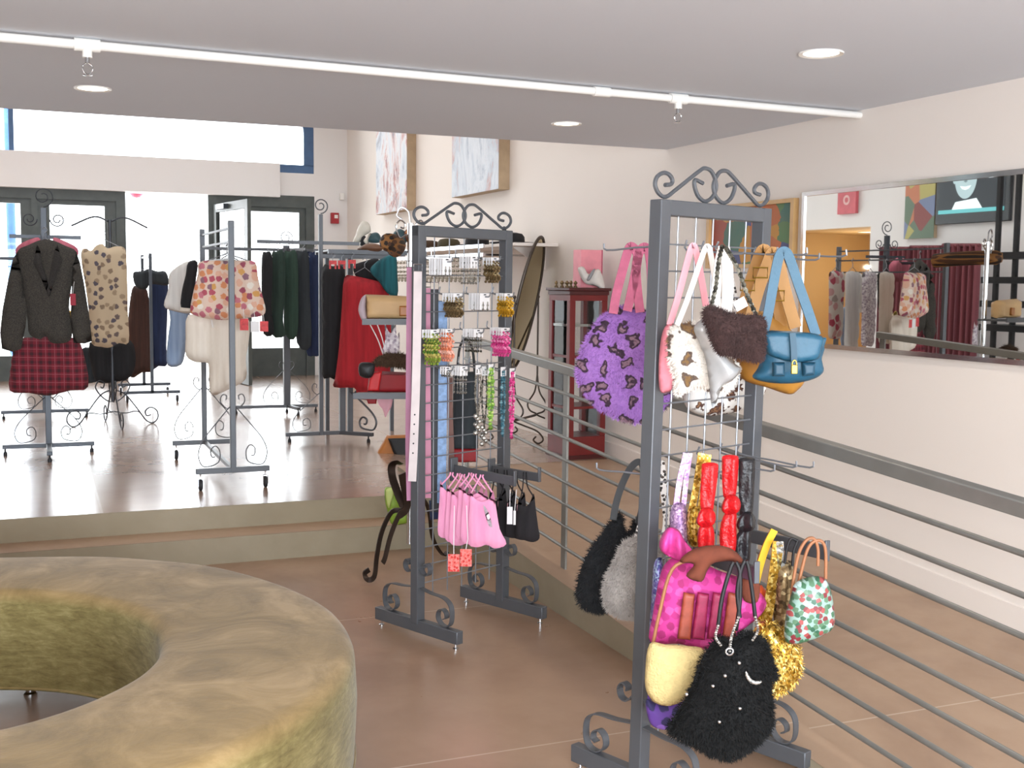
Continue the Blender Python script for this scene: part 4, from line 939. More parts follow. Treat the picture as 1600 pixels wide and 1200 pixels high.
for i, (nm, lb, mt, hem) in enumerate((('cream_blouse', 'cream blouse hanging on the rolling rack directly behind the floral halter top', 'cloth_cream', 545), ('lace_blouse', 'pale lace blouse on the rolling rack behind the cream blouse', 'print_lace', 550), ('white_tunic', 'long white tunic on the rolling rack behind the lace blouse', 'cloth_white', 560), ('spotted_blouse', 'pale blouse with rose blotches at the back end of the rolling rack', 'print_rose', 535))):
    if 'print_rose' not in MATS: blooms('print_rose', '#d8cdc4', ['#b0485a', '#d8cdc4', '#c99a98', '#a89a92'], 14, .4)
    ww = w + .26 + .17 * i
    garment(nm, lb, 'blouse', ww, mt, [(326, 414), (345, 408), (360, 406), (376, 408), (386, 414), (384, 450), (382, 500), (380, hem), (355, hem + 4), (330, hem), (328, 480)], .06, 'garments on the rolling rack', hang=((330, 414), (357, 398), (384, 414)), seed=40 + i, cells=16)
for i, (x0, x1, y0, y1, mt, lb) in enumerate(((375, 388, 498, 516, 'tag_red', 'red square price tag hanging under the floral top beside the rack post'), (392, 405, 502, 519, 'card_white', 'white price tag hanging between two red tags under the floral top'), (406, 419, 502, 518, 'tag_red', 'red square price tag at the outer corner of the floral top'))):
    a, b = at(x0, y1, w - .1), at(x1, y0, w - .1); c = (a + b) / 2
    tg = thing('hanging_price_tag', lb, 'tag', c, 'price tags on the rolling rack')
    MB().obox(c, RT0 * ((b - a).dot(RT0) / 2), HF * .001, V((0, 0, (b.z - a.z) / 2))).build('tag_card', mt, tg); MB().tube([V((c.x, c.y, b.z)), V((c.x, c.y, b.z)) + V((0, .03, .06))], .0015, 5).build('tag_string', 'card_white', tg)
# dark tops on the thick-post stand (w about 10.6)
w = 10.0
for i, (nm, lb, mt, px) in enumerate((
    ('black_tunic', 'black top nearest the rolling rack on the dark tops stand', 'cloth_black', [(409, 402), (416, 394), (424, 396), (426, 430), (424, 480), (428, 520), (412, 522), (409, 480)]),
    ('green_tunic', 'dark green top on the stand between black and grey-green ones', 'cloth_green', [(424, 400), (432, 393), (444, 395), (446, 450), (442, 500), (446, 524), (424, 522), (424, 460)]),
    ('grey_green_tunic', 'grey-green top in the middle of the dark tops stand', 'cloth_darkgreen', [(443, 398), (452, 393), (464, 396), (466, 460), (464, 524), (446, 523), (444, 460)]),
    ('charcoal_tunic', 'charcoal top with longer hem on the dark tops stand', 'cloth_charcoal', [(460, 398), (470, 393), (482, 397), (484, 460), (486, 540), (464, 536), (460, 460)]),
    ('navy_tunic', 'long navy top at the end of the dark tops stand by the thin scroll post', 'cloth_navy', [(478, 399), (488, 394), (500, 398), (504, 460), (502, 546), (490, 556), (478, 546), (478, 460)]))):
    x0, x1 = min(p[0] for p in px), max(p[0] for p in px)
    garment(nm, lb, 'top', w + .075 * i, mt, px, .06, 'dark tops', hang=((x0 + 2, 402), ((x0 + x1) / 2, 392), (x1 - 2, 402)), fold=.018, cells=18, seed=i)
# black and red trousers on the two-post stand
w = 8.7
garment('black_trousers', 'long black trousers hanging beside the thin scroll post', 'trousers', w, 'cloth_black', [(503, 420), (520, 416), (538, 420), (537, 470), (532, 540), (530, 591), (516, 590), (503, 584), (503, 500)], .09, hang=((506, 420), (520, 410), (535, 420)), fold=.015)
garment('red_trousers', 'long wide red trousers hanging on the two-post stand', 'trousers', w - .12, 'cloth_red', [(538, 434), (552, 431), (572, 435), (592, 440), (606, 446), (611, 500), (610, 560), (608, 612), (590, 618), (560, 616), (553, 606), (522, 605), (524, 588), (530, 540), (534, 480)], .14, hang=((542, 434), (570, 418), (600, 442)), fold=.025)
garment('teal_blouse', 'shiny teal and black blouse under the shoe shelf', 'blouse', w - .2, 'cloth_teal', [(585, 412), (600, 402), (618, 398), (621, 430), (621, 462), (605, 458), (592, 440), (578, 424)], .08, fold=.02)
garment('black_blouse', 'black glittery blouse between the red trousers and the teal blouse', 'blouse', w - .05, 'cloth_black', [(552, 416), (570, 408), (590, 404), (598, 420), (604, 446), (590, 440), (560, 436)], .06)
for i, (x, y) in enumerate(((520, 410), (534, 410), (550, 409))):
    c = at(x, y, w - .14); a = thing('clip_hanger', 'red clip hanger above the trousers, ' + ('nearest the thin scroll post', 'middle of three', 'nearest the black blouse')[i], 'hanger', c, 'red clip hangers')
    m = MB().obox(c, RT0 * .028, HF * .006, V((0, 0, .014))); m.build('hanger_bar', 'tag_red', a)
    for sg in (-1, 1): MB().obox(c + RT0 * (.02 * sg) - V((0, 0, .03)), RT0 * .006, HF * .009, V((0, 0, .018))).build('clip', 'tag_red', a)
    MB().tube(smoothpath([c + V((0, 0, .014)), c + V((0, 0, .04)), c + RT0 * .015 + V((0, 0, .055)), c + V((0, 0, .07))], 3), .0022, 5).build('hook', 'wire_grey', a)
# shoes on the glass shelf
plain('shoe_white', '#d7d0c2', .5); plain('shoe_black', '#1e1f24', .4); plain('shoe_brown', '#6d4b35', .5); plain('shoe_teal', '#2c4a50', .5); blooms('shoe_print', '#7a4a34', ['#3c2a26', '#b07a4c', '#5d3a30'], 40, .4); plain('shoe_gold', '#a08c5a', .4, .4)
def lump(name, label, cat, w, mat, px, thick, grp=None, zs=None, part='upper', extra=(), fur=0):
    c = at(sum(p[0] for p in px) / len(px), max(p[1] for p in px), w)
    t_ = thing(name, label, cat, c, grp); pillow(px, w, thick, part, mat, t_, edge=.6, cells=12, smooth_k=3, fur=fur, furlen=.02)
    for ex in extra: pillow(ex[2], w + ex[3], ex[4], ex[0], ex[1], t_, edge=.6, cells=10, smooth_k=3)
    return t_
G = 'shoes on the glass shelf'
lump('high_heel', 'white and gold strappy high heel standing on the glass shelf', 'shoe', 9.2, 'shoe_white', [(551, 380), (556, 366), (561, 352), (568, 345), (577, 350), (579, 362), (570, 368), (562, 378)], .07, G, extra=(('heel', 'shoe_black', [(562, 382), (566, 368), (574, 372), (576, 382), (570, 386)], 0, .05),))
lump('flat_shoe', 'dark teal and white shoe on the glass shelf behind the brown flat', 'shoe', 9.15, 'shoe_teal', [(572, 374), (578, 366), (588, 363), (594, 368), (596, 378), (584, 380), (574, 378)], .07, G, extra=(('trim', 'shoe_white', [(568, 376), (576, 366), (580, 364), (576, 374), (574, 382)], -.02, .06),))
lump('flat_shoe', 'brown pointed flat shoe along the front edge of the glass shelf', 'shoe', 8.97, 'shoe_brown', [(558, 390), (566, 384), (576, 380), (592, 382), (598, 388), (592, 393), (570, 393)], .08, G)
lump('flat_shoe', 'grey-green shoe on the glass shelf just right of the patterned bag', 'shoe', 9.1, 'shoe_teal', [(614, 366), (622, 358), (631, 360), (635, 370), (634, 380), (620, 380)], .08, G)
lump('flat_shoe', 'rust brown shoe on the glass shelf near the jewellery stand', 'shoe', 9.1, 'shoe_print', [(630, 366), (636, 358), (648, 356), (653, 364), (652, 376), (636, 378)], .08, G)
# hats on the wall shelf
plain('hat_black', '#1d1b1d', .8); plain('hat_brown', '#4a3524', .85); plain('hat_olive', '#4f4630', .85)
for i, (y, mt, lb, fl) in enumerate(((10.9, 'hat_brown', 'low brown hat farthest along the white wall shelf', 0), (10.3, 'hat_olive', 'olive brimmed hat on the white wall shelf', 0), (9.55, 'hat_black', 'black wide hat on the white wall shelf', 0), (8.75, 'hat_black', 'black hat with a large flower at the near end of the white wall shelf', 1))):
    c = V((3.6, y, 1.812)); h = thing('hat', lb, 'hat', c, 'hats on the wall shelf')
    MB().lathe([(.001, .004), (.15, .002), (.185, .008), (.18, .016), (.11, .02), (.001, .02)], c, 24).build('brim', mt, h)
    MB().lathe([(.108, .018), (.105, .06), (.085, .085), (.04, .095), (.001, .096)], c, 24).build('crown', mt, h)
    if fl:
        f = c + V((-.1, -.1, .06)); m = MB()
        for k in range(14):
            a = k * 2.4; r_ = .008 + .0045 * k; m.ball(f + V((-.01 * (14 - k) / 14, r_ * math.cos(a), r_ * math.sin(a))), .026, (.6, 1, 1), 8, 5)
        m.build('flower', 'hat_black', h)
# things on the purse tree
plain('clutch_tan', '#cda878', .55, 0, .08); plain('clasp_amber', '#a9661e', .3); plain('leather_orange', '#b97436', .5); plain('leather_black', '#17181a', .5); plain('red_bright', '#c4161c', .5); plain('red_deep', '#8e1018', .6); blooms('leopard_brown', '#8a5c2c', ['#2a1a12', '#4a2c18', '#1c120e'], 40, .42)
plain('lime', '#8cab3a', .5, 0, .2, 30); plain('lime_pale', '#c3d07a', .5); plain('ribbon_pink', '#e0a8b4', .6); plain('scrunch', '#b9a8b0', .8)
def boxy(px, w, th, mat, name, parent): return pillow(px, w, th, name, mat, parent, edge=.12, cells=16, smooth_k=3, sharp=True)
cl = thing('clutch_bag', 'tan leather clutch bag with an amber clasp on the upper tray of the chrome pole', 'bag', at(605, 500, 5.95))
boxy([(571, 460), (600, 461), (640, 463), (672, 464), (672, 499), (640, 499), (600, 498), (573, 498)], 5.88, .085, 'clutch_tan', 'bag_body', cl)
boxy([(624, 478), (638, 478), (638, 494), (624, 494)], 5.83, .02, 'clasp_amber', 'clasp', cl); pillow([(562, 472), (567, 463), (573, 462), (572, 480), (574, 500), (566, 501), (560, 486)], 5.88, .06, 'ruffle', 'scrunch', cl, fold=.012)
a = thing('leopard_scarf', 'brown leopard print scarf roll on top of the chrome pole stand', 'scarf', at(608, 395, 6.1))
c = at(608, 379, 6.0); MB().tube(smoothpath([c + HF * u + RT0 * (.02 * math.sin(u * 9)) + V((0, 0, -.12 * u * u)) for u in (-.05, 0, .1, .2, .3, .4)], 4), [.03 + .018 * min(1, i / 3) for i in range(21)], 14).build('scarf_roll', 'leopard_brown', a)
b = thing('red_bag', 'red box bag with a dark red side on the lower tray of the chrome pole', 'bag', at(604, 612, 5.95))
boxy([(577, 582), (600, 580), (642, 582), (642, 613), (600, 613), (574, 612)], 5.89, .1, 'red_deep', 'bag_body', b); boxy([(580, 583), (597, 580), (592, 611), (574, 611)], 5.825, .02, 'red_bright', 'bag_side', b)
lump('black_pouch', 'small square black pouch leaning on the red bag of the lower tray', 'bag', 5.79, 'leather_black', [(561, 569), (572, 566), (585, 569), (584, 584), (577, 591), (562, 587)], .05, part='pouch')
lump('fur_hat', 'tan to dark brown fur hat lying over the red bag', 'hat', 5.87, 'hat_brown', [(581, 570), (590, 559), (604, 553), (628, 553), (640, 560), (640, 574), (610, 572), (596, 570)], .1, part='hat_body', fur=900)
b = thing('lace_camisole', 'white lace camisole hanging below the upper tray in front of the red trousers', 'top', at(610, 562, 6.1))
pillow([(601, 504), (606, 516), (612, 520), (618, 505), (620, 525), (624, 520), (623, 556), (610, 560), (597, 552), (602, 530)], 6.1, .03, 'lace_body', 'print_lace', b, fold=.008)
for px in (((596, 504), (590, 490)), ((576, 503), (590, 530), (598, 552)), ((588, 503), (596, 525), (600, 540))): cord(list(px), 6.08, .003, 'card_white', 'tie_string', b)
b = thing('pink_ribbon', 'pale pink ribbon hanging under the lower tray', 'ribbon', at(604, 652, 5.95)); pillow([(590, 620), (612, 618), (612, 634), (606, 645), (602, 652), (598, 640), (592, 632)], 5.95, .02, 'ribbon_body', 'ribbon_pink', b, fold=.01)
b = thing('red_pouch', 'red pouch hanging under the lower tray beside the pink ribbon', 'bag', at(580, 632, 5.97)); boxy([(562, 618), (590, 618), (588, 631), (575, 631), (573, 625), (562, 624)], 5.97, .03, 'red_deep', 'pouch', b)
# bags on the floor around the pole
b = thing('orange_bag', 'orange tan leather bag with a black front standing on the raised floor', 'bag', at(610, 719, 8.2))
boxy([(604, 680), (645, 679), (645, 714), (612, 719), (580, 717), (590, 705)], 8.3, .16, 'leather_orange', 'bag_body', b); boxy([(606, 685), (645, 684), (645, 716), (622, 719), (614, 706)], 8.2, .03, 'leather_black', 'bag_front', b)
b = thing('lime_bag', 'lime green handbag tucked behind the dark scrolled feet of the chrome pole', 'bag', at(620, 820, 6.1))
pillow([(601, 764), (608, 761), (620, 764), (624, 780), (630, 798), (638, 802), (638, 815), (630, 819), (612, 819), (607, 805), (602, 785)], 6.1, .06, 'bag_body', 'lime', b, edge=.5); pillow([(603, 766), (616, 764), (613, 780), (607, 794)], 6.06, .02, 'bag_lining', 'lime_pale', b); cord([(612, 765), (622, 763), (630, 785), (634, 802)], 6.07, .004, 'chrome', 'chain', b)
# ------------------------------------------------------------------ jewellery stand: earring cards, belts, necklaces, camisoles
def beadset(name, c0, c1, c2, metal=.2, rough=.3): sequin(name, c0, c1, c2, 90, metal, rough)
beadset('bd_silver', '#6d6c68', '#b9b7b0', '#efede6', .8, .2); beadset('bd_brass', '#4a3c2a', '#8a7350', '#c9b88e', .6); beadset('bd_gold', '#8a6414', '#d8a42c', '#f2d470', .5)
beadset('bd_green', '#3f6a2c', '#8a9a34', '#c9b46a', .1); beadset('bd_orange', '#d86a3c', '#e89a80', '#f3c4b4', .05); beadset('bd_pink', '#b8246c', '#e44a94', '#f09ac0', .05); beadset('bd_magenta', '#8a2a4a', '#c2446c', '#d88aa0', .1)
beadset('bd_dark', '#242420', '#5c5a50', '#a8a698', .5); beadset('bd_lime', '#4f8a34', '#8cb84c', '#cfd88a', .1); beadset('bd_teal', '#2c5a68', '#4a7f90', '#8ab0b8', .2); beadset('bd_smoke', '#55504a', '#8a857a', '#b8b2a4', .5)
W_M = lambda x, y: 0
def on_mid(x, y, k=0):
    """point of the stand's plane (moved k towards the shopper) at a photo pixel"""
    d = ray(x, y); p0 = MR.P(0, 0, k); t_ = (p0 - CAMLOC).dot(MR.n) / d.dot(MR.n); return CAMLOC + d * t_
def card_proto(style, mat, cw, chh, blen):
    """one card with its pair of earrings; returns the thing built at the origin"""
    t_ = thing('earring_card', '-', 'earring card', (0, 0, 0))
    m = MB().obox((0, 0, -chh / 2), MR.d * cw / 2, MR.n * .0007, V((0, 0, chh / 2))); m.build('card', 'card_white', t_, smooth=False)
    MB().obox(V((0, 0, -.006)) + MR.n * .0012, MR.d * .007, MR.n * .0006, V((0, 0, .0022))).build('hang_slot', 'leather_black', t_)
    for sg in (-1, 1):
        m = MB(); c = MR.d * (cw * .22 * sg) + MR.n * .004
        z0 = -chh * .55
        if style == 'drop':
            for i in range(6): m.ball(c + V((0, 0, z0 - blen * i / 5)), .0035 + .0022 * (i % 3 == 2), n=6, m=4)
            m.tube([c + V((0, 0, z0 + .004)), c + V((0, 0, z0 - blen))], .0009, 4)
        elif style == 'cluster':
            rn = random.Random(3)
            for i in range(14): m.ball(c + MR.d * rn.uniform(-.013, .013) + MR.n * rn.uniform(0, .01) + V((0, 0, z0 - blen * (i / 13))), rn.uniform(.0045, .0085), n=6, m=4)
            m.tube([c + V((0, 0, z0 + .004)), c + V((0, 0, z0 - blen))], .001, 4)
        else:
            rr = blen / 2
            m.tube([c + V((0, 0, z0 - rr)) + MR.d * rr * .75 * math.cos(a) + V((0, 0, rr * math.sin(a))) for a in [2 * PI * i / 16 for i in range(16)]], .0028, 5, True)
        m.build('earring', mat, t_)
    return t_
ORD = ('first', 'second', 'third', 'fourth', 'fifth', 'sixth', 'seventh')
# hook pixel of the outermost (right) card's top centre, number, style, bead material, words
STK = (
 ((699, 403), 6, 'drop', 'bd_silver', 'silver drop', 'top row nearest belts', .05, .068, .035),
 ((741, 400), 5, 'drop', 'bd_silver', 'long silver drop', 'top row middle stack', .042, .05, .085),
 ((774, 402), 4, 'cluster', 'bd_brass', 'brass cluster', 'top row by far post', .048, .034, .085),
 ((716, 458), 5, 'cluster', 'bd_brass', 'bronze and silver cluster', 'second row nearest belts', .052, .036, .075),
 ((758, 458), 5, 'drop', 'bd_silver', 'small silver drop', 'second row middle stack', .06, .07, .03),
 ((795, 458), 4, 'cluster', 'bd_gold', 'gold cluster', 'second row by far post', .052, .032, .08),
 ((680, 515), 4, 'cluster', 'bd_green', 'green and amber bead', 'third row nearest belts', .05, .034, .12),
 ((702, 514), 4, 'cluster', 'bd_orange', 'peach bead', 'third row second from belts', .04, .034, .11),
 ((748, 514), 5, 'drop', 'bd_dark', 'dark metal drop', 'third row middle stack', .055, .034, .075),
 ((790, 512), 5, 'cluster', 'bd_pink', 'bright pink flower', 'third row by far post', .055, .034, .10),
 ((700, 573), 3, 'drop', 'bd_silver', 'slim silver', 'lowest row nearest belts', .03, .032, .02),
 ((725, 572), 4, 'drop', 'bd_silver', 'hanging silver bead', 'lowest row second from belts', .045, .04, .09),
)
for (px, n_, style, mt, what, where, cw, chh, bl) in STK:
    pr_ = card_proto(style, mt, cw, chh, bl)
    end = on_mid(px[0], px[1], .03 + .017 * n_); k0 = (end - MR.L).dot(MR.d)
    hkx = (end - MR.P(0, end.z)).dot(MR.d)
    MR.hook(hkx, end.z - .004, .05 + .017 * n_)
    for j in range(n_):
        p = end - MR.n * (.017 * j) - V((0, 0, .001)) + MR.d * (.002 * ((j * 7) % 3 - 1))
        lb = 'card with %s earrings, %s from hook tip, %s' % (what, ORD[j], where)
        if j == 0: pr_.location = p; WL[pr_.name] = p; pr_['label'] = lb; pr_['group'] = 'earring cards on the gridwall'
        else: dup(pr_, p, lb, 'earring cards on the gridwall')
# necklaces on the lowest hooks
def necklace(px0, L_, hw_, mat, label, k=.12, pend=0, r=.006, cardw=.035):
    e = on_mid(px0[0], px0[1], k); t_ = thing('hanging_necklace', label, 'necklace', e - V((0, 0, L_)), 'necklaces on the gridwall')
    MB().obox(e - V((0, 0, .018)) + MR.n * .003, MR.d * cardw / 2, MR.n * .0007, V((0, 0, .02))).build('card', 'card_white', t_)
    m = MB(); N = int(L_ / (r * 1.9))
    for sg in (-1, 1):
        for i in range(N):
            s_ = i / (N - 1); m.ball(e + MR.d * (hw_ * sg * (math.sin(PI * min(1, s_ * 1.02)) * .6 + .4 * (1 - s_))) - V((0, 0, .02 + s_ * (L_ - .02))) + MR.n * .002 * (i % 2), r * (1 + .35 * ((i * 5) % 3 == 0)), n=6, m=4)
    m.build('bead_string', mat, t_)
    if pend:
        m = MB()
        for i in range(7): m.ball(e - V((0, 0, L_ + .012 * i)) + MR.d * .012 * ((i % 3) - 1), .011, n=8, m=5)
        m.build('pendant', 'bd_silver', t_)
    MR.hook((e - MR.P(0, e.z)).dot(MR.d), e.z, k + .01)
necklace((747, 571), .215, .02, 'bd_smoke', 'smoky grey bead necklace with a silver pendant on the jewellery stand', .12, 1, .0045)
necklace((757, 573), .26, .018, 'bd_dark', 'dark bead necklace on the jewellery stand beside the green one', .1, 1, .004)
necklace((767, 570), .27, .014, 'bd_lime', 'long green bead necklace on the jewellery stand', .13, 0, .0085)
necklace((786, 574), .3, .012, 'bd_teal', 'slim teal bead necklace by the far post of the jewellery stand', .1, 0, .006)
necklace((800, 576), .3, .012, 'bd_pink', 'long pink bead necklace at the outer edge of the jewellery stand', .13, 0, .007)
# belts hung at the near side post
plain('belt_pink', '#a86a88', .5); plain('belt_cream', '#c4b6b4', .45); plain('belt_rose', '#bf7a90', .5); plain('belt_black', '#1c1d22', .5); plain('belt_blue', '#7f9cc2', .6, 0, .25, 50); plain('belt_brown', '#6d463a', .6)
for i, (pts, hwpx, mt, w_, lb, holes) in enumerate((
    (((641, 418), (640, 560), (639, 700), (641, 782)), 5.5, 'belt_pink', 4.80, 'mauve pink belt hanging outside the near post of the jewellery stand', 0),
    (((653, 424), (651, 560), (648, 660), (644, 752)), 6.5, 'belt_cream', 4.70, 'cream belt with punched holes hanging at the near post', 1),
    (((668, 450), (668, 580), (669, 700), (669, 778)), 4.5, 'belt_rose', 4.85, 'rose pink belt just inside the near post', 0),
    (((679, 452), (679, 560), (679, 700), (680, 800)), 6.5, 'belt_black', 4.95, 'wide black belt beside the rose belt', 1),
    (((692, 470), (692, 580), (691, 680), (690, 786)), 7, 'belt_blue', 4.93, 'pale blue denim belt beside the black belt', 0),
    (((703, 590), (703, 640), (705, 700), (706, 738)), 4.5, 'belt_brown', 4.97, 'brown leather belt beside the pale blue belt', 0))):
    ps_ = [at(x, y, w_) for x, y in pts]; t_ = thing('hanging_belt', lb, 'belt', ps_[-1], 'belts on the gridwall')
    MB().flat(smoothpath(ps_, 6), -HF, hwpx * pxm(w_), .004).build('belt_strap', mt, t_)
    b = ps_[0] + V((0, 0, .012)); q = hwpx * pxm(w_)
    MB().tube([b + RT0 * q * sx + V((0, 0, sz * q)) for sx, sz in ((-1, -.7), (1, -.7), (1, 1), (-1, 1))], .0028, 6, True).build('buckle', 'chrome', t_)
    if holes:
        for j in range(5): p = at(pts[2][0] - j * .7, 648 + j * 15, w_ - .004); MB().lathe([(.0005, 0), (.0035, 0), (.0035, .002)], p, 10, HF).build('hole', 'leather_black', t_)
# dark tote behind the grid
b = thing('charcoal_tote', 'charcoal tote bag with a red base hanging behind the wire of the jewellery stand', 'bag', at(727, 722, 5.2))
MR.hook((at(728, 532, 5.0) - MR.L).dot(MR.d), at(728, 532, 5.15).z, .22, -1)
boxy([(708, 582), (748, 580), (747, 702), (707, 702)], 5.2, .06, 'cloth_charcoal', 'bag_body', b); boxy([(707, 700), (747, 700), (746, 722), (709, 722)], 5.2, .064, 'red_deep', 'bag_base', b)
cord([(714, 584), (718, 545), (727, 530), (738, 545), (742, 584)], 5.19, .006, 'leather_black', 'handle', b)
b = thing('grey_handbag', 'slate grey slouchy bag low behind the belts of the jewellery stand', 'bag', at(690, 812, 5.15))
boxy([(670, 782), (690, 778), (697, 790), (697, 810), (672, 812)], 5.15, .06, 'cloth_navy', 'bag_body', b)
# camisoles
cloth('cami_pink', '#e48cb4', '#f2a6c6', (30, 30, 3)); cloth('cami_black', '#141214', '#242024', (30, 30, 3))
plain('embroid', '#f3dfe8', .7)
A_ = on_mid(690, 742, 0.0); zA = A_.z
x_ = (A_ - MR.P(0, zA)).dot(MR.d)
MR.arm(x_ + .06, zA + .02, .375, .008)
for j in range(6):
    s_ = j / 5; ox = 9 * j + 2 * (j % 2); oy = 4 * (j % 3) + s_ * 4; w_ = 4.78 - .037 * j; sx = 1 if j < 5 else 1.12
    bx = 686 + ox
    px = [(bx + 2, 752 + oy), (bx + 8, 766 + oy), (bx + 20, 772 + oy), (bx + 33, 766 + oy), (bx + 38, 756 + oy), (bx + 42, 780 + oy), (bx + 48, 815 + oy), (bx + 52 * sx, 838 + oy), (bx + 40, 845 + oy), (bx + 28, 839 + oy), (bx + 14, 843 + oy), (bx - 1, 838 + oy), (bx - 1, 808 + oy), (bx + 1, 780 + oy)]
    if j == 0: px = [(x, y - 2) for x, y in px]
    t_ = thing('pink_camisole', 'pink camisole with thin straps, %s on the arm counting from the belts' % ORD[j], 'camisole', at(bx + 20, 845, w_), 'pink camisoles')
    pillow(px, w_, .025, 'camisole_body', 'cami_pink', t_, edge=.3, fold=.012, seed=j, cells=14, smooth_k=3, fscale=40)
    for sg in (0, 1):
        xx = bx + 4 if not sg else bx + 36
        cord([(xx, 757 + oy), (bx + 16 + 6 * sg, 744 + oy * .3), (bx + 18 + 4 * sg, 738 + oy * .3)], w_, .0035, 'cami_pink', 'strap', t_)
    if j in (2, 5): pillow([(bx + 22, 790), (bx + 30, 800), (bx + 36, 822), (bx + 30, 820)], w_ - .02, .006, 'embroidery', 'embroid', t_, cells=8)
for i, (x0, y0, sx_) in enumerate(((700, 866, 748), (719, 858, 738))):
    w_ = 4.5; a, b = at(x0, y0 + 27, w_), at(x0 + 18, y0, w_); c = (a + b) / 2
    t_ = thing('hanging_price_tag', ('lower' if i == 0 else 'upper') + ' of two red patterned square tags hanging below the pink camisoles', 'tag', c, 'square tags under the camisoles')
    MB().obox(c, RT0 * .023, HF * .001, V((0, 0, (b.z - a.z) / 2))).build('tag_card', 'tag_check', t_) if 'tag_check' in MATS else None
    if 'tag_check' not in MATS:
        blooms('tag_check', '#ea7f78', ['#c8302c', '#e0625a'], 90, .42); MB().obox(c, RT0 * .023, HF * .001, V((0, 0, (b.z - a.z) / 2))).build('tag_card', 'tag_check', t_)
    MB().tube([V((c.x, c.y, b.z)), at(x0 + 9 + (i * 3), 842, w_), at(x0 + 10, 790, w_)], .0016, 5).build('tag_string', 'card_white', t_)
B_ = on_mid(765, 733, 0); xb_ = (B_ - MR.P(0, B_.z)).dot(MR.d)
MR.arm(xb_, B_.z - .0, .30, .0)
for j in range(4):
    w_ = 5.02 - .06 * j; bx = 764 + 15 * j; oy = 3 * j
    px = [(bx + 2, 768 + oy), (bx + 8, 782 + oy), (bx + 18, 778 + oy), (bx + 25, 762 + oy), (bx + 28, 785 + oy), (bx + 32, 815 + oy), (bx + 34, 832 + oy), (bx + 24, 838 + oy), (bx + 10, 835 + oy), (bx - 3, 830 + oy), (bx - 2, 800 + oy)]
    t_ = thing('black_camisole', 'black camisole with lace trim, %s on its arm counting from the pink ones' % ORD[j], 'camisole', at(bx + 15, 840, w_), 'black camisoles')
    pillow(px, w_, .02, 'camisole_body', 'cami_black', t_, edge=.3, fold=.01, seed=j + 20, cells=14, smooth_k=3, fscale=40)
    for sg in (0, 1): cord([(bx + 4 + sg * 20, 772 + oy - 6 * sg), (bx + 8 + sg * 7, 750 + oy), (bx + 9 + sg * 4, 733 + oy * .5)], w_, .003, 'cami_black', 'strap', t_)
    if j < 3: pillow([(bx + 14, 783 + oy), (bx + 20, 790 + oy), (bx + 23, 804 + oy), (bx + 15, 800 + oy)], w_ - .015, .006, 'lace_trim', 'ribbon_pink', t_, cells=8)
w_ = 4.72
for i, (x0, y0, x1, y1) in enumerate(((792, 792, 801, 819), (802, 798, 806, 820))):
    a, b = at(x0, y1, w_), at(x1, y0, w_); c = (a + b) / 2
    t_ = thing('hanging_price_tag', ('wide' if i == 0 else 'narrow') + ' white price tag hanging among the black camisoles', 'tag', c, 'white tags on the camisoles')
    MB().obox(c, RT0 * ((b - a).dot(RT0) / 2), HF * .001, V((0, 0, (b.z - a.z) / 2))).build('tag_card', 'card_white', t_); MB().tube([V((c.x, c.y, b.z)), at(x0 + 5, 765, w_)], .0015, 5).build('tag_string', 'card_white', t_)
# ------------------------------------------------------------------ handbag stand
leopard('fur_purple', '#8a5aa6', '#a678bc', '#3c2838', '#8a6a78', 17); leopard('fur_white', '#d9d2c8', '#efeae2', '#6b5a50', '#8a6a44', 19)
leopard('print_white', '#e2ddd6', '#f0ece6', '#54382e', '#8c6446', 21)
plain('fur_black', '#0f1013', .9, 0, .3, 20); plain('fur_grey', '#9a938d', .95, 0, .22, 14); plain('fur_brown', '#3a2624', .95, 0, .25, 20); plain('satin_silver', '#b4b4b4', .3, .15, .12, 12)
plain('strap_rose', '#b45a76', .7, 0, .15, 30); plain('bag_pink', '#e98a98', .6, 0, .15, 20); plain('strap_pink', '#eda2ac', .6); plain('strap_white', '#e6dfd8', .6); blooms('strap_spots', '#e9e5e0', ['#2a2624', '#4a3e38'], 70, .3)
plain('leather_mustard', '#a5722a', .5, 0, .1); plain('leather_blue', '#1c5068', .45, 0, .1, 14, .15, 80); plain('leather_blue_dark', '#164257', .5); plain('brass', '#b08d3c', .3, .8)
plain('satin_red', '#c4141a', .35, 0, .2, 60, .5, 90); plain('satin_black', '#1e1d20', .4, 0, .2, 60, .4, 90); plain('suede_brown', '#6b3421', .9, 0, .15, 30)
blooms('pink_velvet', '#c43486', ['#ae2874', '#d44e98', '#9c2062'], 40, .42); plain('pink_hot', '#cc3c8c', .6, 0, .15, 50, .3); plain('maroon_stripe', '#8e1c44', .5, 0, .2, 40); plain('rust_stripe', '#94402c', .5, 0, .2, 40)
plain('seq_black', '#070707', .75, 0, .3, 40, specular_ior_level=.25); plain('straw_yellow', '#c9b178', .8, 0, .1, 60, .6, 160); blooms('tiedye', '#5c3a8c', ['#3c2a70', '#7a56a8', '#2a2450'], 30, .4)
sequin('seq_gold', '#6a4c12', '#b98a2c', '#ecd27c', 150, .7, .3); sequin('seq_blue', '#3c4a88', '#7a6ab0', '#a8c4d8', 150, .4, .3); sequin('seq_lavender', '#7a5a86', '#b08ab4', '#e0c4dc', 170, .5, .3)
blooms('bead_floral', '#8aa59a', ['#3f6a4c', '#7a2f34', '#b8d0cc', '#56785c', '#9a4a48', '#2f5a44'], 75, .5, .35); plain('leather_tan', '#9a6440', .5); plain('orange_flat', '#e2571e', .6); plain('yellow_flat', '#e8b81e', .6); plain('black_cord', '#141316', .5)
sequin('chain_silver', '#6a6a68', '#b8b8b4', '#f0f0ec', 300, .9, .2)
HB = 'handbags on the gridwall'
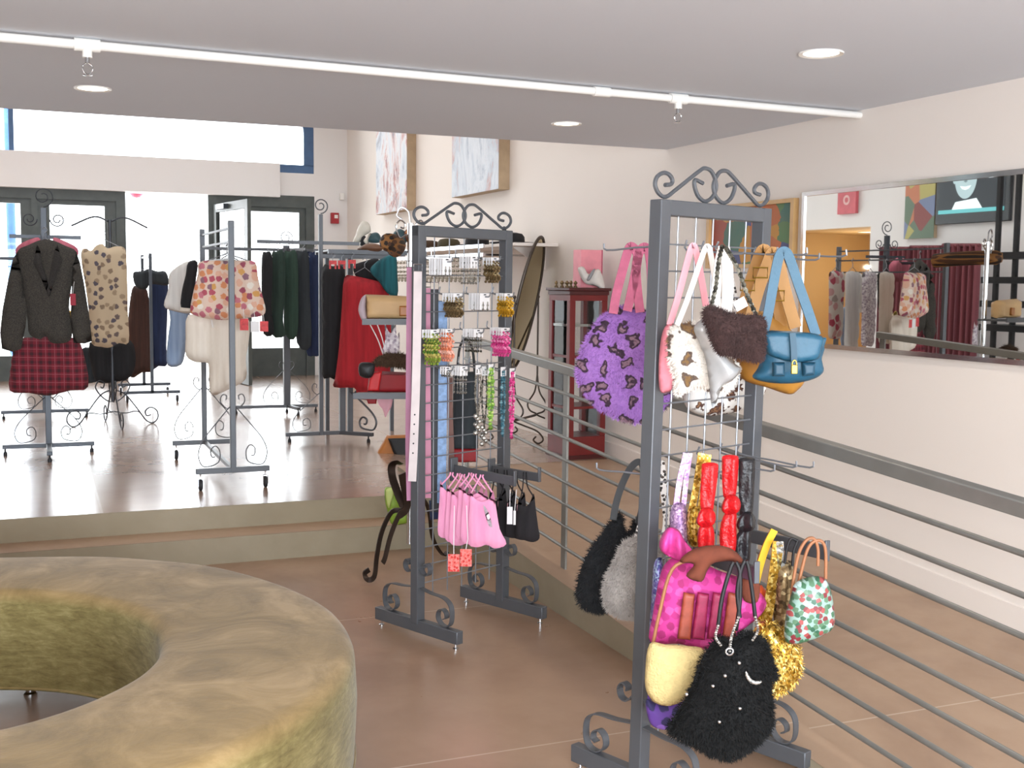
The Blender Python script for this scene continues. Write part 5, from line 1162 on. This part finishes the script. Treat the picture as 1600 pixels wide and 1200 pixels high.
def bag(name, label, px, w, thick, mat, grp=HB, **k):
    P = [at(x, y, w) for x, y in px]; c = sum(P, V()) / len(P)
    t_ = thing(name, label, 'handbag', (c.x, c.y, min(p.z for p in P)), grp)
    pillow(px, w, thick, 'bag_body', mat, t_, **k); return t_
def st(t_, px, w, width, mat, nm='strap', th=.006): return strap(px, w, width, mat, nm, t_, th)
# --- upper level, behind the wire
b = bag('fur_handbag', 'large round purple leopard fur handbag with rose cloth straps', [(950, 488), (968, 480), (990, 482), (1012, 488), (1032, 508), (1045, 560), (1048, 615), (1034, 642), (1000, 660), (965, 654), (930, 634), (906, 602), (901, 578), (911, 540), (930, 506)], 3.68, .16, 'fur_purple', fur=5200, furlen=.014, edge=.6, loose=.03)
for p in ([(958, 490), (963, 460), (972, 425), (982, 390), (988, 386), (996, 400), (990, 440), (980, 486)], [(1000, 488), (996, 455), (994, 420), (999, 394), (1008, 386), (1015, 400), (1018, 440), (1017, 486)]): st(b, p, 3.62, .028, 'strap_rose', th=.01)
FR.hook(.02, FR.P(0, 0).z + at(990, 387, 3.6).z, .22, -1)
b = bag('printed_handbag', 'white handbag printed with brown spots hanging behind the wire grid', [(1068, 600), (1110, 588), (1170, 590), (1196, 600), (1190, 622), (1162, 640), (1110, 650), (1080, 643), (1068, 626)], 3.78, .1, 'print_white')
st(b, [(1085, 602), (1095, 540), (1110, 480), (1128, 400)], 3.75, .022, 'strap_spots'); st(b, [(1170, 598), (1160, 540), (1148, 470), (1134, 400)], 3.75, .022, 'strap_spots')
# --- upper level, in front
b = bag('small_handbag', 'coral pink ruffled handbag squeezed between the near post and the white fur bag', [(1032, 535), (1038, 512), (1047, 506), (1056, 512), (1058, 560), (1052, 604), (1042, 613), (1031, 610), (1029, 575)], 3.26, .06, 'bag_pink', fold=.02, loose=.03)
st(b, [(1046, 508), (1060, 462), (1075, 405), (1081, 386), (1086, 388), (1094, 425), (1103, 478)], 3.26, .018, 'strap_pink')
b = bag('fur_handbag', 'white fur handbag with brown leopard spots and a white strap', [(1046, 515), (1066, 507), (1086, 503), (1102, 503), (1114, 536), (1128, 556), (1150, 566), (1153, 582), (1144, 602), (1126, 616), (1086, 607), (1058, 617), (1053, 590), (1044, 556)], 3.21, .11, 'fur_white', fur=2600, furlen=.012, edge=.6, loose=.02)
st(b, [(1058, 508), (1075, 465), (1092, 415), (1102, 388), (1108, 388), (1114, 418), (1120, 455), (1126, 500)], 3.20, .015, 'strap_white')
b = bag('satin_handbag', 'soft silver grey satin handbag with wide white straps beside the white fur bag', [(1084, 512), (1100, 498), (1118, 506), (1128, 545), (1146, 566), (1158, 578), (1142, 596), (1128, 604), (1120, 628), (1112, 636), (1108, 600), (1102, 560), (1092, 535)], 3.12, .07, 'satin_silver', fold=.025, loose=.03)
st(b, [(1112, 505), (1118, 460), (1124, 410), (1130, 386)], 3.13, .026, 'strap_white'); st(b, [(1132, 510), (1137, 460), (1136, 410), (1131, 387)], 3.12, .03, 'strap_white')
b = bag('fur_handbag', 'small dark brown fur handbag with a bead chain, in front of the silver satin bag', [(1101, 482), (1118, 479), (1135, 487), (1160, 492), (1190, 494), (1196, 515), (1194, 548), (1188, 564), (1170, 563), (1145, 557), (1122, 552), (1112, 535), (1104, 512), (1099, 496)], 3.0, .09, 'fur_brown', fur=2600, furlen=.011, edge=.6)
for p in ([(1110, 482), (1118, 450), (1122, 415), (1128, 386)], [(1182, 494), (1168, 462), (1155, 425), (1142, 400), (1134, 387)]):
    pts = smoothpath([at(x, y, 3.03) for x, y in p], 9); m = MB()
    for i, q in enumerate(pts): m.ball(q, .0055 + .002 * (i % 2), n=6, m=4)
    m.tube(pts, .002, 5); m.build('bead_chain', 'bd_dark', b)
q = at(1157, 475, 3.0); MB().obox(q, RT0 * .014 + V((0, 0, .008)), HF * .001, V((0, 0, .012)) - RT0 * .006).build('tag_card', 'card_white', b)
b = bag('leather_handbag', 'mustard yellow leather handbag with buckled straps behind the blue one', [(1150, 520), (1172, 492), (1195, 486), (1225, 500), (1248, 540), (1258, 590), (1246, 610), (1232, 616), (1200, 606), (1160, 592), (1150, 560)], 3.36, .08, 'leather_mustard', loose=.02)
for p, ww in (([(1158, 500), (1164, 470), (1176, 430), (1188, 396), (1196, 392), (1206, 420), (1214, 470), (1222, 510)], 3.34), ([(1172, 500), (1184, 455), (1198, 415), (1208, 394), (1216, 410), (1228, 460), (1243, 512)], 3.28)):
    st(b, p, ww, .034, 'leather_mustard', th=.007)
for x, y in ((1168, 446), (1188, 426), (1214, 462)):
    q = at(x, y, 3.25); MB().tube([q + RT0 * .02 * sx + V((0, 0, .014 * sz)) for sx, sz in ((-1, -1), (1, -1), (1, 1), (-1, 1))], .0028, 6, True).build('buckle', 'brass', b)
b = bag('leather_handbag', 'blue leather handbag with flap pockets and a brass padlock', [(1192, 520), (1225, 517), (1262, 520), (1284, 526), (1288, 545), (1284, 562), (1287, 580), (1272, 592), (1240, 599), (1202, 598), (1176, 590), (1184, 575), (1190, 555)], 3.12, .09, 'leather_blue', edge=.35)
pillow([(1195, 520), (1240, 518), (1284, 525), (1283, 548), (1276, 562), (1240, 566), (1204, 556), (1197, 545)], 3.065, .03, 'flap', 'leather_blue', b, edge=.2)
for p in ([(1207, 566), (1226, 566), (1226, 588), (1207, 588)], [(1252, 566), (1274, 566), (1272, 586), (1254, 588)]): pillow(p, 3.07, .03, 'pocket', 'leather_blue_dark', b, edge=.3, sharp=True)
st(b, [(1238, 520), (1240, 545), (1241, 570)], 3.04, .016, 'leather_blue_dark', 'flap_strap')
q = at(1241, 577, 3.035); l = MB().obox(q, RT0 * .0085, HF * .004, V((0, 0, .0125))).build('padlock', 'brass', b, bevel=.002)
MB().tube([q + V((0, 0, .012)) + RT0 * .006 * math.cos(a) + V((0, 0, .012 * math.sin(a))) for a in [PI * i / 8 for i in range(9)]], .0018, 6).build('shackle', 'brass', l)
st(b, [(1192, 524), (1200, 490), (1208, 445), (1216, 405), (1223, 393), (1232, 400), (1246, 440), (1262, 485), (1275, 524)], 3.12, .026, 'leather_blue', 'handle', th=.008)
pillow([(1280, 530), (1291, 528), (1288, 540), (1282, 548)], 3.1, .02, 'side_tab', 'leather_blue', b)
for x, z, l_ in ((.12, 1.6, .2), (.2, 1.6, .25), (.27, 1.6, .3), (.46, 1.59, .22), (.475, 1.6, .3)): FR.hook(x, z, l_)
# --- lower level, behind the wire, outside the near post
b = bag('fur_handbag', 'long black fur handbag with a black strap, left of the grey fur one', [(966, 803), (955, 815), (940, 836), (922, 860), (908, 890), (901, 925), (909, 946), (930, 955), (948, 953), (966, 935), (982, 888), (992, 848), (1001, 818), (992, 812), (984, 832), (975, 832), (972, 812)], 3.65, .1, 'fur_black', fur=3200, furlen=.018, edge=.7)
st(b, [(958, 812), (963, 785), (972, 757), (984, 733), (996, 722), (1004, 728), (1006, 760), (1003, 795), (997, 818)], 3.6, .021, 'leather_black', th=.007)
b = bag('fur_handbag', 'pale grey fur handbag with a spotted white strap beside the near post', [(972, 850), (990, 840), (1006, 830), (1024, 836), (1038, 862), (1034, 910), (1024, 956), (1000, 967), (972, 964), (950, 954), (942, 933), (946, 904), (958, 880)], 3.5, .11, 'fur_grey', fur=4200, furlen=.014, edge=.7)
st(b, [(996, 842), (1003, 815), (1009, 785), (1018, 750)], 3.5, .022, 'strap_spots'); st(b, [(1036, 850), (1042, 815), (1038, 770), (1032, 720)], 3.5, .024, 'strap_spots')
FR.hook(.0, at(997, 724, 3.5).z, .2, -1)
# --- lower level, front: slim sequin straps and knotted straps
b = bag('sequin_handbag', 'slim lavender sequin handbag with long sequin straps, behind the gold one', [(1050, 790), (1066, 785), (1074, 800), (1074, 850), (1052, 852), (1046, 820)], 3.27, .05, 'seq_lavender'); st(b, [(1056, 792), (1062, 750), (1072, 708)], 3.27, .016, 'seq_lavender'); st(b, [(1068, 790), (1072, 750), (1078, 708)], 3.27, .014, 'seq_lavender')
b = bag('sequin_handbag', 'slim gold sequin handbag beside the red knotted straps', [(1074, 800), (1090, 790), (1098, 810), (1098, 850), (1076, 850)], 3.25, .05, 'seq_gold'); st(b, [(1080, 800), (1088, 760), (1096, 708)], 3.25, .02, 'seq_gold'); st(b, [(1094, 800), (1100, 760), (1106, 710)], 3.25, .02, 'seq_gold')
def knotted(label, cx, cy, kx, ky, lx, ly, wpx, w, mat, bottom):
    P = at(cx[1], ly, w); t_ = thing('knotted_sash', label, 'sash', P, 'knotted satin sashes')
    h = wpx / 2
    pillow([(cx[0] - h * .8, cy), (cx[0] + h * .8, cy), (cx[0] + h, cy + 12), (cx[1] + h * .85, ky - 24), (cx[1] + h * .55, ky - 8), (cx[1] - h * .55, ky - 8), (cx[1] - h * .85, ky - 24), (cx[0] - h, cy + 12)], w, .03, 'sash_upper', mat, t_, fold=.012, edge=.5, fscale=60)
    pillow([(kx - h * 1.15, ky + 4), (kx - h * .6, ky - 12), (kx + h * .5, ky - 15), (kx + h * 1.15, ky - 4), (kx + h, ky + 10), (kx, ky + 16), (kx - h * .9, ky + 13)], w - .015, .055, 'knot', mat, t_, edge=.8, fold=.015, fscale=50)
    pillow([(kx - h * .5, ky + 10), (kx + h * .6, ky + 10), (lx + h, (ky + ly) / 2), (lx + h * .8, ly), (lx - h * .8, ly), (lx - h, (ky + ly) / 2)], w, .035, 'sash_lower', mat, t_, fold=.012, edge=.5, fscale=60)
knotted('red knotted satin sash nearer the gold sequin bag', (1109, 1105), 724, 1103, 808, 1103, 858, 26, 3.17, 'satin_red', 0)
knotted('red knotted satin sash beside the black one', (1141, 1140), 712, 1142, 788, 1138, 862, 26, 3.21, 'satin_red', 0)
knotted('black knotted satin sash by the far post', (1167, 1166), 716, 1166, 815, 1160, 878, 26, 3.22, 'satin_black', 0)
for x in (.22, .33, .42): FR.hook(x, .985 - .01 * (x > .4), .26)
# --- lower level: arms and the bags on them
def free_arm(pa, pb, wa, wb):
    a, b = at(*pa, wa), at(*pb, wb); u = V((0, 0, 1)); dd = (b - a).normalized(); s_ = dd.cross(u).normalized()
    m = MB().obox((a + b) / 2, (b - a) / 2, s_ * .006, V((0, 0, .021))); m.obox(b + V((0, 0, .006)), dd * .004, s_ * .008, V((0, 0, .03))); m.build('display_arm', 'grey_metal', FR.t, bevel=.002)
free_arm((1168, 836), (1292, 864), 3.55, 3.2); free_arm((1085, 862), (1182, 898), 3.4, 2.98)
b = bag('pink_handbag', 'hot pink velvet handbag with maroon stripes and a scrunched top', [(1030, 905), (1040, 880), (1060, 868), (1085, 872), (1120, 890), (1160, 905), (1196, 936), (1190, 960), (1160, 985), (1130, 1012), (1095, 1014), (1060, 1006), (1016, 1003), (1020, 960)], 3.14, .1, 'pink_velvet', edge=.35)
pillow([(1035, 835), (1045, 824), (1060, 828), (1070, 845), (1082, 862), (1068, 876), (1050, 872), (1034, 862), (1030, 850)], 3.12, .07, 'scrunched_top', 'pink_hot', b, fold=.03, fscale=45, loose=.03)
for x, mt in ((1070, 'rust_stripe'), (1092, 'maroon_stripe'), (1116, 'maroon_stripe'), (1140, 'rust_stripe')): pillow([(x - 2, 925), (x + 16, 928), (x + 9, 1000), (x - 12, 998)], 3.075, .016, 'stripe_panel', mt, b, edge=.2, sharp=True)
pillow([(1022, 880), (1034, 872), (1036, 900), (1026, 960), (1018, 1000), (1014, 996), (1018, 930)], 3.2, .05, 'sequin_side', 'seq_blue', b)
b = thing('suede_handbag', 'brown suede handbag draped over the front display arm', 'handbag', at(1112, 908, 3.05), HB)
pillow([(1062, 878), (1076, 862), (1100, 853), (1130, 853), (1150, 862), (1163, 880), (1140, 877), (1116, 880), (1106, 890), (1096, 909), (1072, 900), (1084, 882)], 3.02, .045, 'bag_flap', 'suede_brown', b, edge=.5); pillow([(1160, 905), (1185, 905), (1184, 940), (1162, 938)], 3.05, .03, 'bag_body', 'suede_brown', b)
b = bag('straw_handbag', 'pale yellow straw handbag with a rounded bottom beneath the pink one', [(1015, 1006), (1040, 1007), (1070, 1009), (1100, 1015), (1096, 1045), (1088, 1068), (1072, 1092), (1046, 1103), (1024, 1098), (1010, 1080), (1008, 1050)], 3.0, .06, 'straw_yellow', edge=.5)
cord([(1020, 1008), (1030, 960), (1050, 890), (1088, 872)], 3.06, .005, 'leather_tan', 'handle', b)
b = bag('tie_dye_handbag', 'purple tie-dyed handbag lowest beside the near post', [(1010, 1092), (1030, 1100), (1070, 1092), (1068, 1120), (1046, 1139), (1022, 1136), (1012, 1120)], 3.07, .05, 'tiedye', edge=.6); cord([(1014, 1095), (1020, 1000), (1040, 900), (1080, 872)], 3.22, .005, 'tiedye', 'handle', b)
b = bag('sequin_handbag', 'black shaggy sequin handbag with silver chain, hanging lowest at the front', [(1120, 996), (1136, 1000), (1150, 994), (1166, 988), (1184, 992), (1199, 1006), (1206, 1030), (1214, 1054), (1203, 1072), (1208, 1105), (1203, 1138), (1176, 1168), (1146, 1185), (1116, 1182), (1080, 1163), (1044, 1143), (1058, 1112), (1078, 1078), (1096, 1030)], 2.90, .14, 'seq_black', fur=6500, furlen=.013, edge=.6, loose=.02)
for p in ([(1122, 978), (1128, 935), (1140, 892), (1146, 878)], [(1150, 985), (1156, 940), (1156, 895), (1150, 878)], [(1156, 965), (1152, 925), (1158, 890), (1164, 876)], [(1180, 965), (1176, 930), (1170, 890), (1166, 876)]): cord(p, 2.96, .0055, 'black_cord', 'handle', b)
for p in ([(1122, 978), (1118, 995), (1126, 1008)], [(1154, 965), (1146, 985), (1142, 1000), (1140, 1018)], [(1180, 965), (1184, 985), (1176, 1000)]):
    pts = smoothpath([at(x, y, 2.86) for x, y in p], 5); m = MB().tube(pts, .0015, 5)
    for q in pts: m.ball(q, .0042, n=6, m=4)
    m.build('chain', 'chain_silver', b)
q = at(1140, 1018, 2.82); MB().tube([q + RT0 * .009 * math.cos(a) + V((0, 0, .009 * math.sin(a))) for a in [2 * PI * i / 16 for i in range(16)]], .0024, 6, True).build('ring', 'chrome', b)
for x, y in ((1155, 1036), (1114, 1072), (1124, 1128), (1156, 1107), (1133, 1056), (1073, 1085)): MB().ball(at(x, y, 2.815), .005, n=10, m=6).build('sparkle_stud', 'chrome', b)
pillow([(1166, 1048), (1176, 1062), (1190, 1064), (1186, 1070), (1172, 1068), (1164, 1056)], 2.82, .008, 'trim', 'chain_silver', b)
# --- bags on the far arm
b = bag('sequin_handbag', 'gold beaded handbag with dangling chains behind the black sequin one', [(1178, 985), (1200, 968), (1226, 982), (1248, 1008), (1252, 1040), (1242, 1068), (1216, 1086), (1196, 1078), (1184, 1040)], 3.08, .09, 'seq_gold', fur=700, furlen=.014)
st(b, [(1196, 975), (1206, 920), (1212, 880), (1216, 846)], 3.16, .03, 'seq_gold'); st(b, [(1226, 985), (1224, 930), (1220, 880), (1218, 846)], 3.16, .02, 'bd_silver')
b = bag('flat_handbag', 'orange and yellow handbag with a bright striped strap on the far arm', [(1176, 918), (1190, 914), (1202, 930), (1206, 952), (1204, 972), (1180, 968)], 3.22, .05, 'orange_flat', sharp=True); pillow([(1182, 945), (1202, 950), (1203, 970), (1182, 967)], 3.18, .02, 'yellow_panel', 'yellow_flat', b, sharp=True)
st(b, [(1180, 916), (1188, 882), (1198, 852), (1210, 828)], 3.2, .02, 'yellow_flat'); st(b, [(1176, 912), (1184, 880), (1194, 852), (1206, 828)], 3.22, .008, 'orange_flat', 'strap_edge')
b = bag('beaded_handbag', 'gold and red beaded handbag next to the green floral one', [(1210, 898), (1224, 878), (1238, 880), (1244, 920), (1242, 975), (1236, 1004), (1218, 1002), (1208, 960)], 3.17, .06, 'bd_brass', edge=.6)
cord([(1226, 880), (1230, 855), (1236, 842), (1246, 845)], 3.15, .004, 'black_cord', 'handle', b); cord([(1238, 884), (1240, 862), (1246, 845)], 3.15, .004, 'black_cord', 'handle', b)
b = bag('beaded_handbag', 'green floral beaded handbag with brown tube handles at the end of the far arm', [(1242, 912), (1262, 902), (1286, 902), (1298, 922), (1304, 955), (1303, 978), (1288, 992), (1262, 1002), (1242, 1007), (1226, 1000), (1228, 960), (1236, 930)], 3.0, .07, 'bead_floral', edge=.5, loose=.015)
for p in ([(1236, 945), (1240, 905), (1248, 865), (1260, 844), (1272, 842), (1278, 858), (1278, 884)], [(1246, 920), (1254, 885), (1262, 858), (1272, 846), (1284, 846), (1290, 862), (1290, 904)]): cord(p, 3.02, .0045, 'leather_tan', 'handle', b)
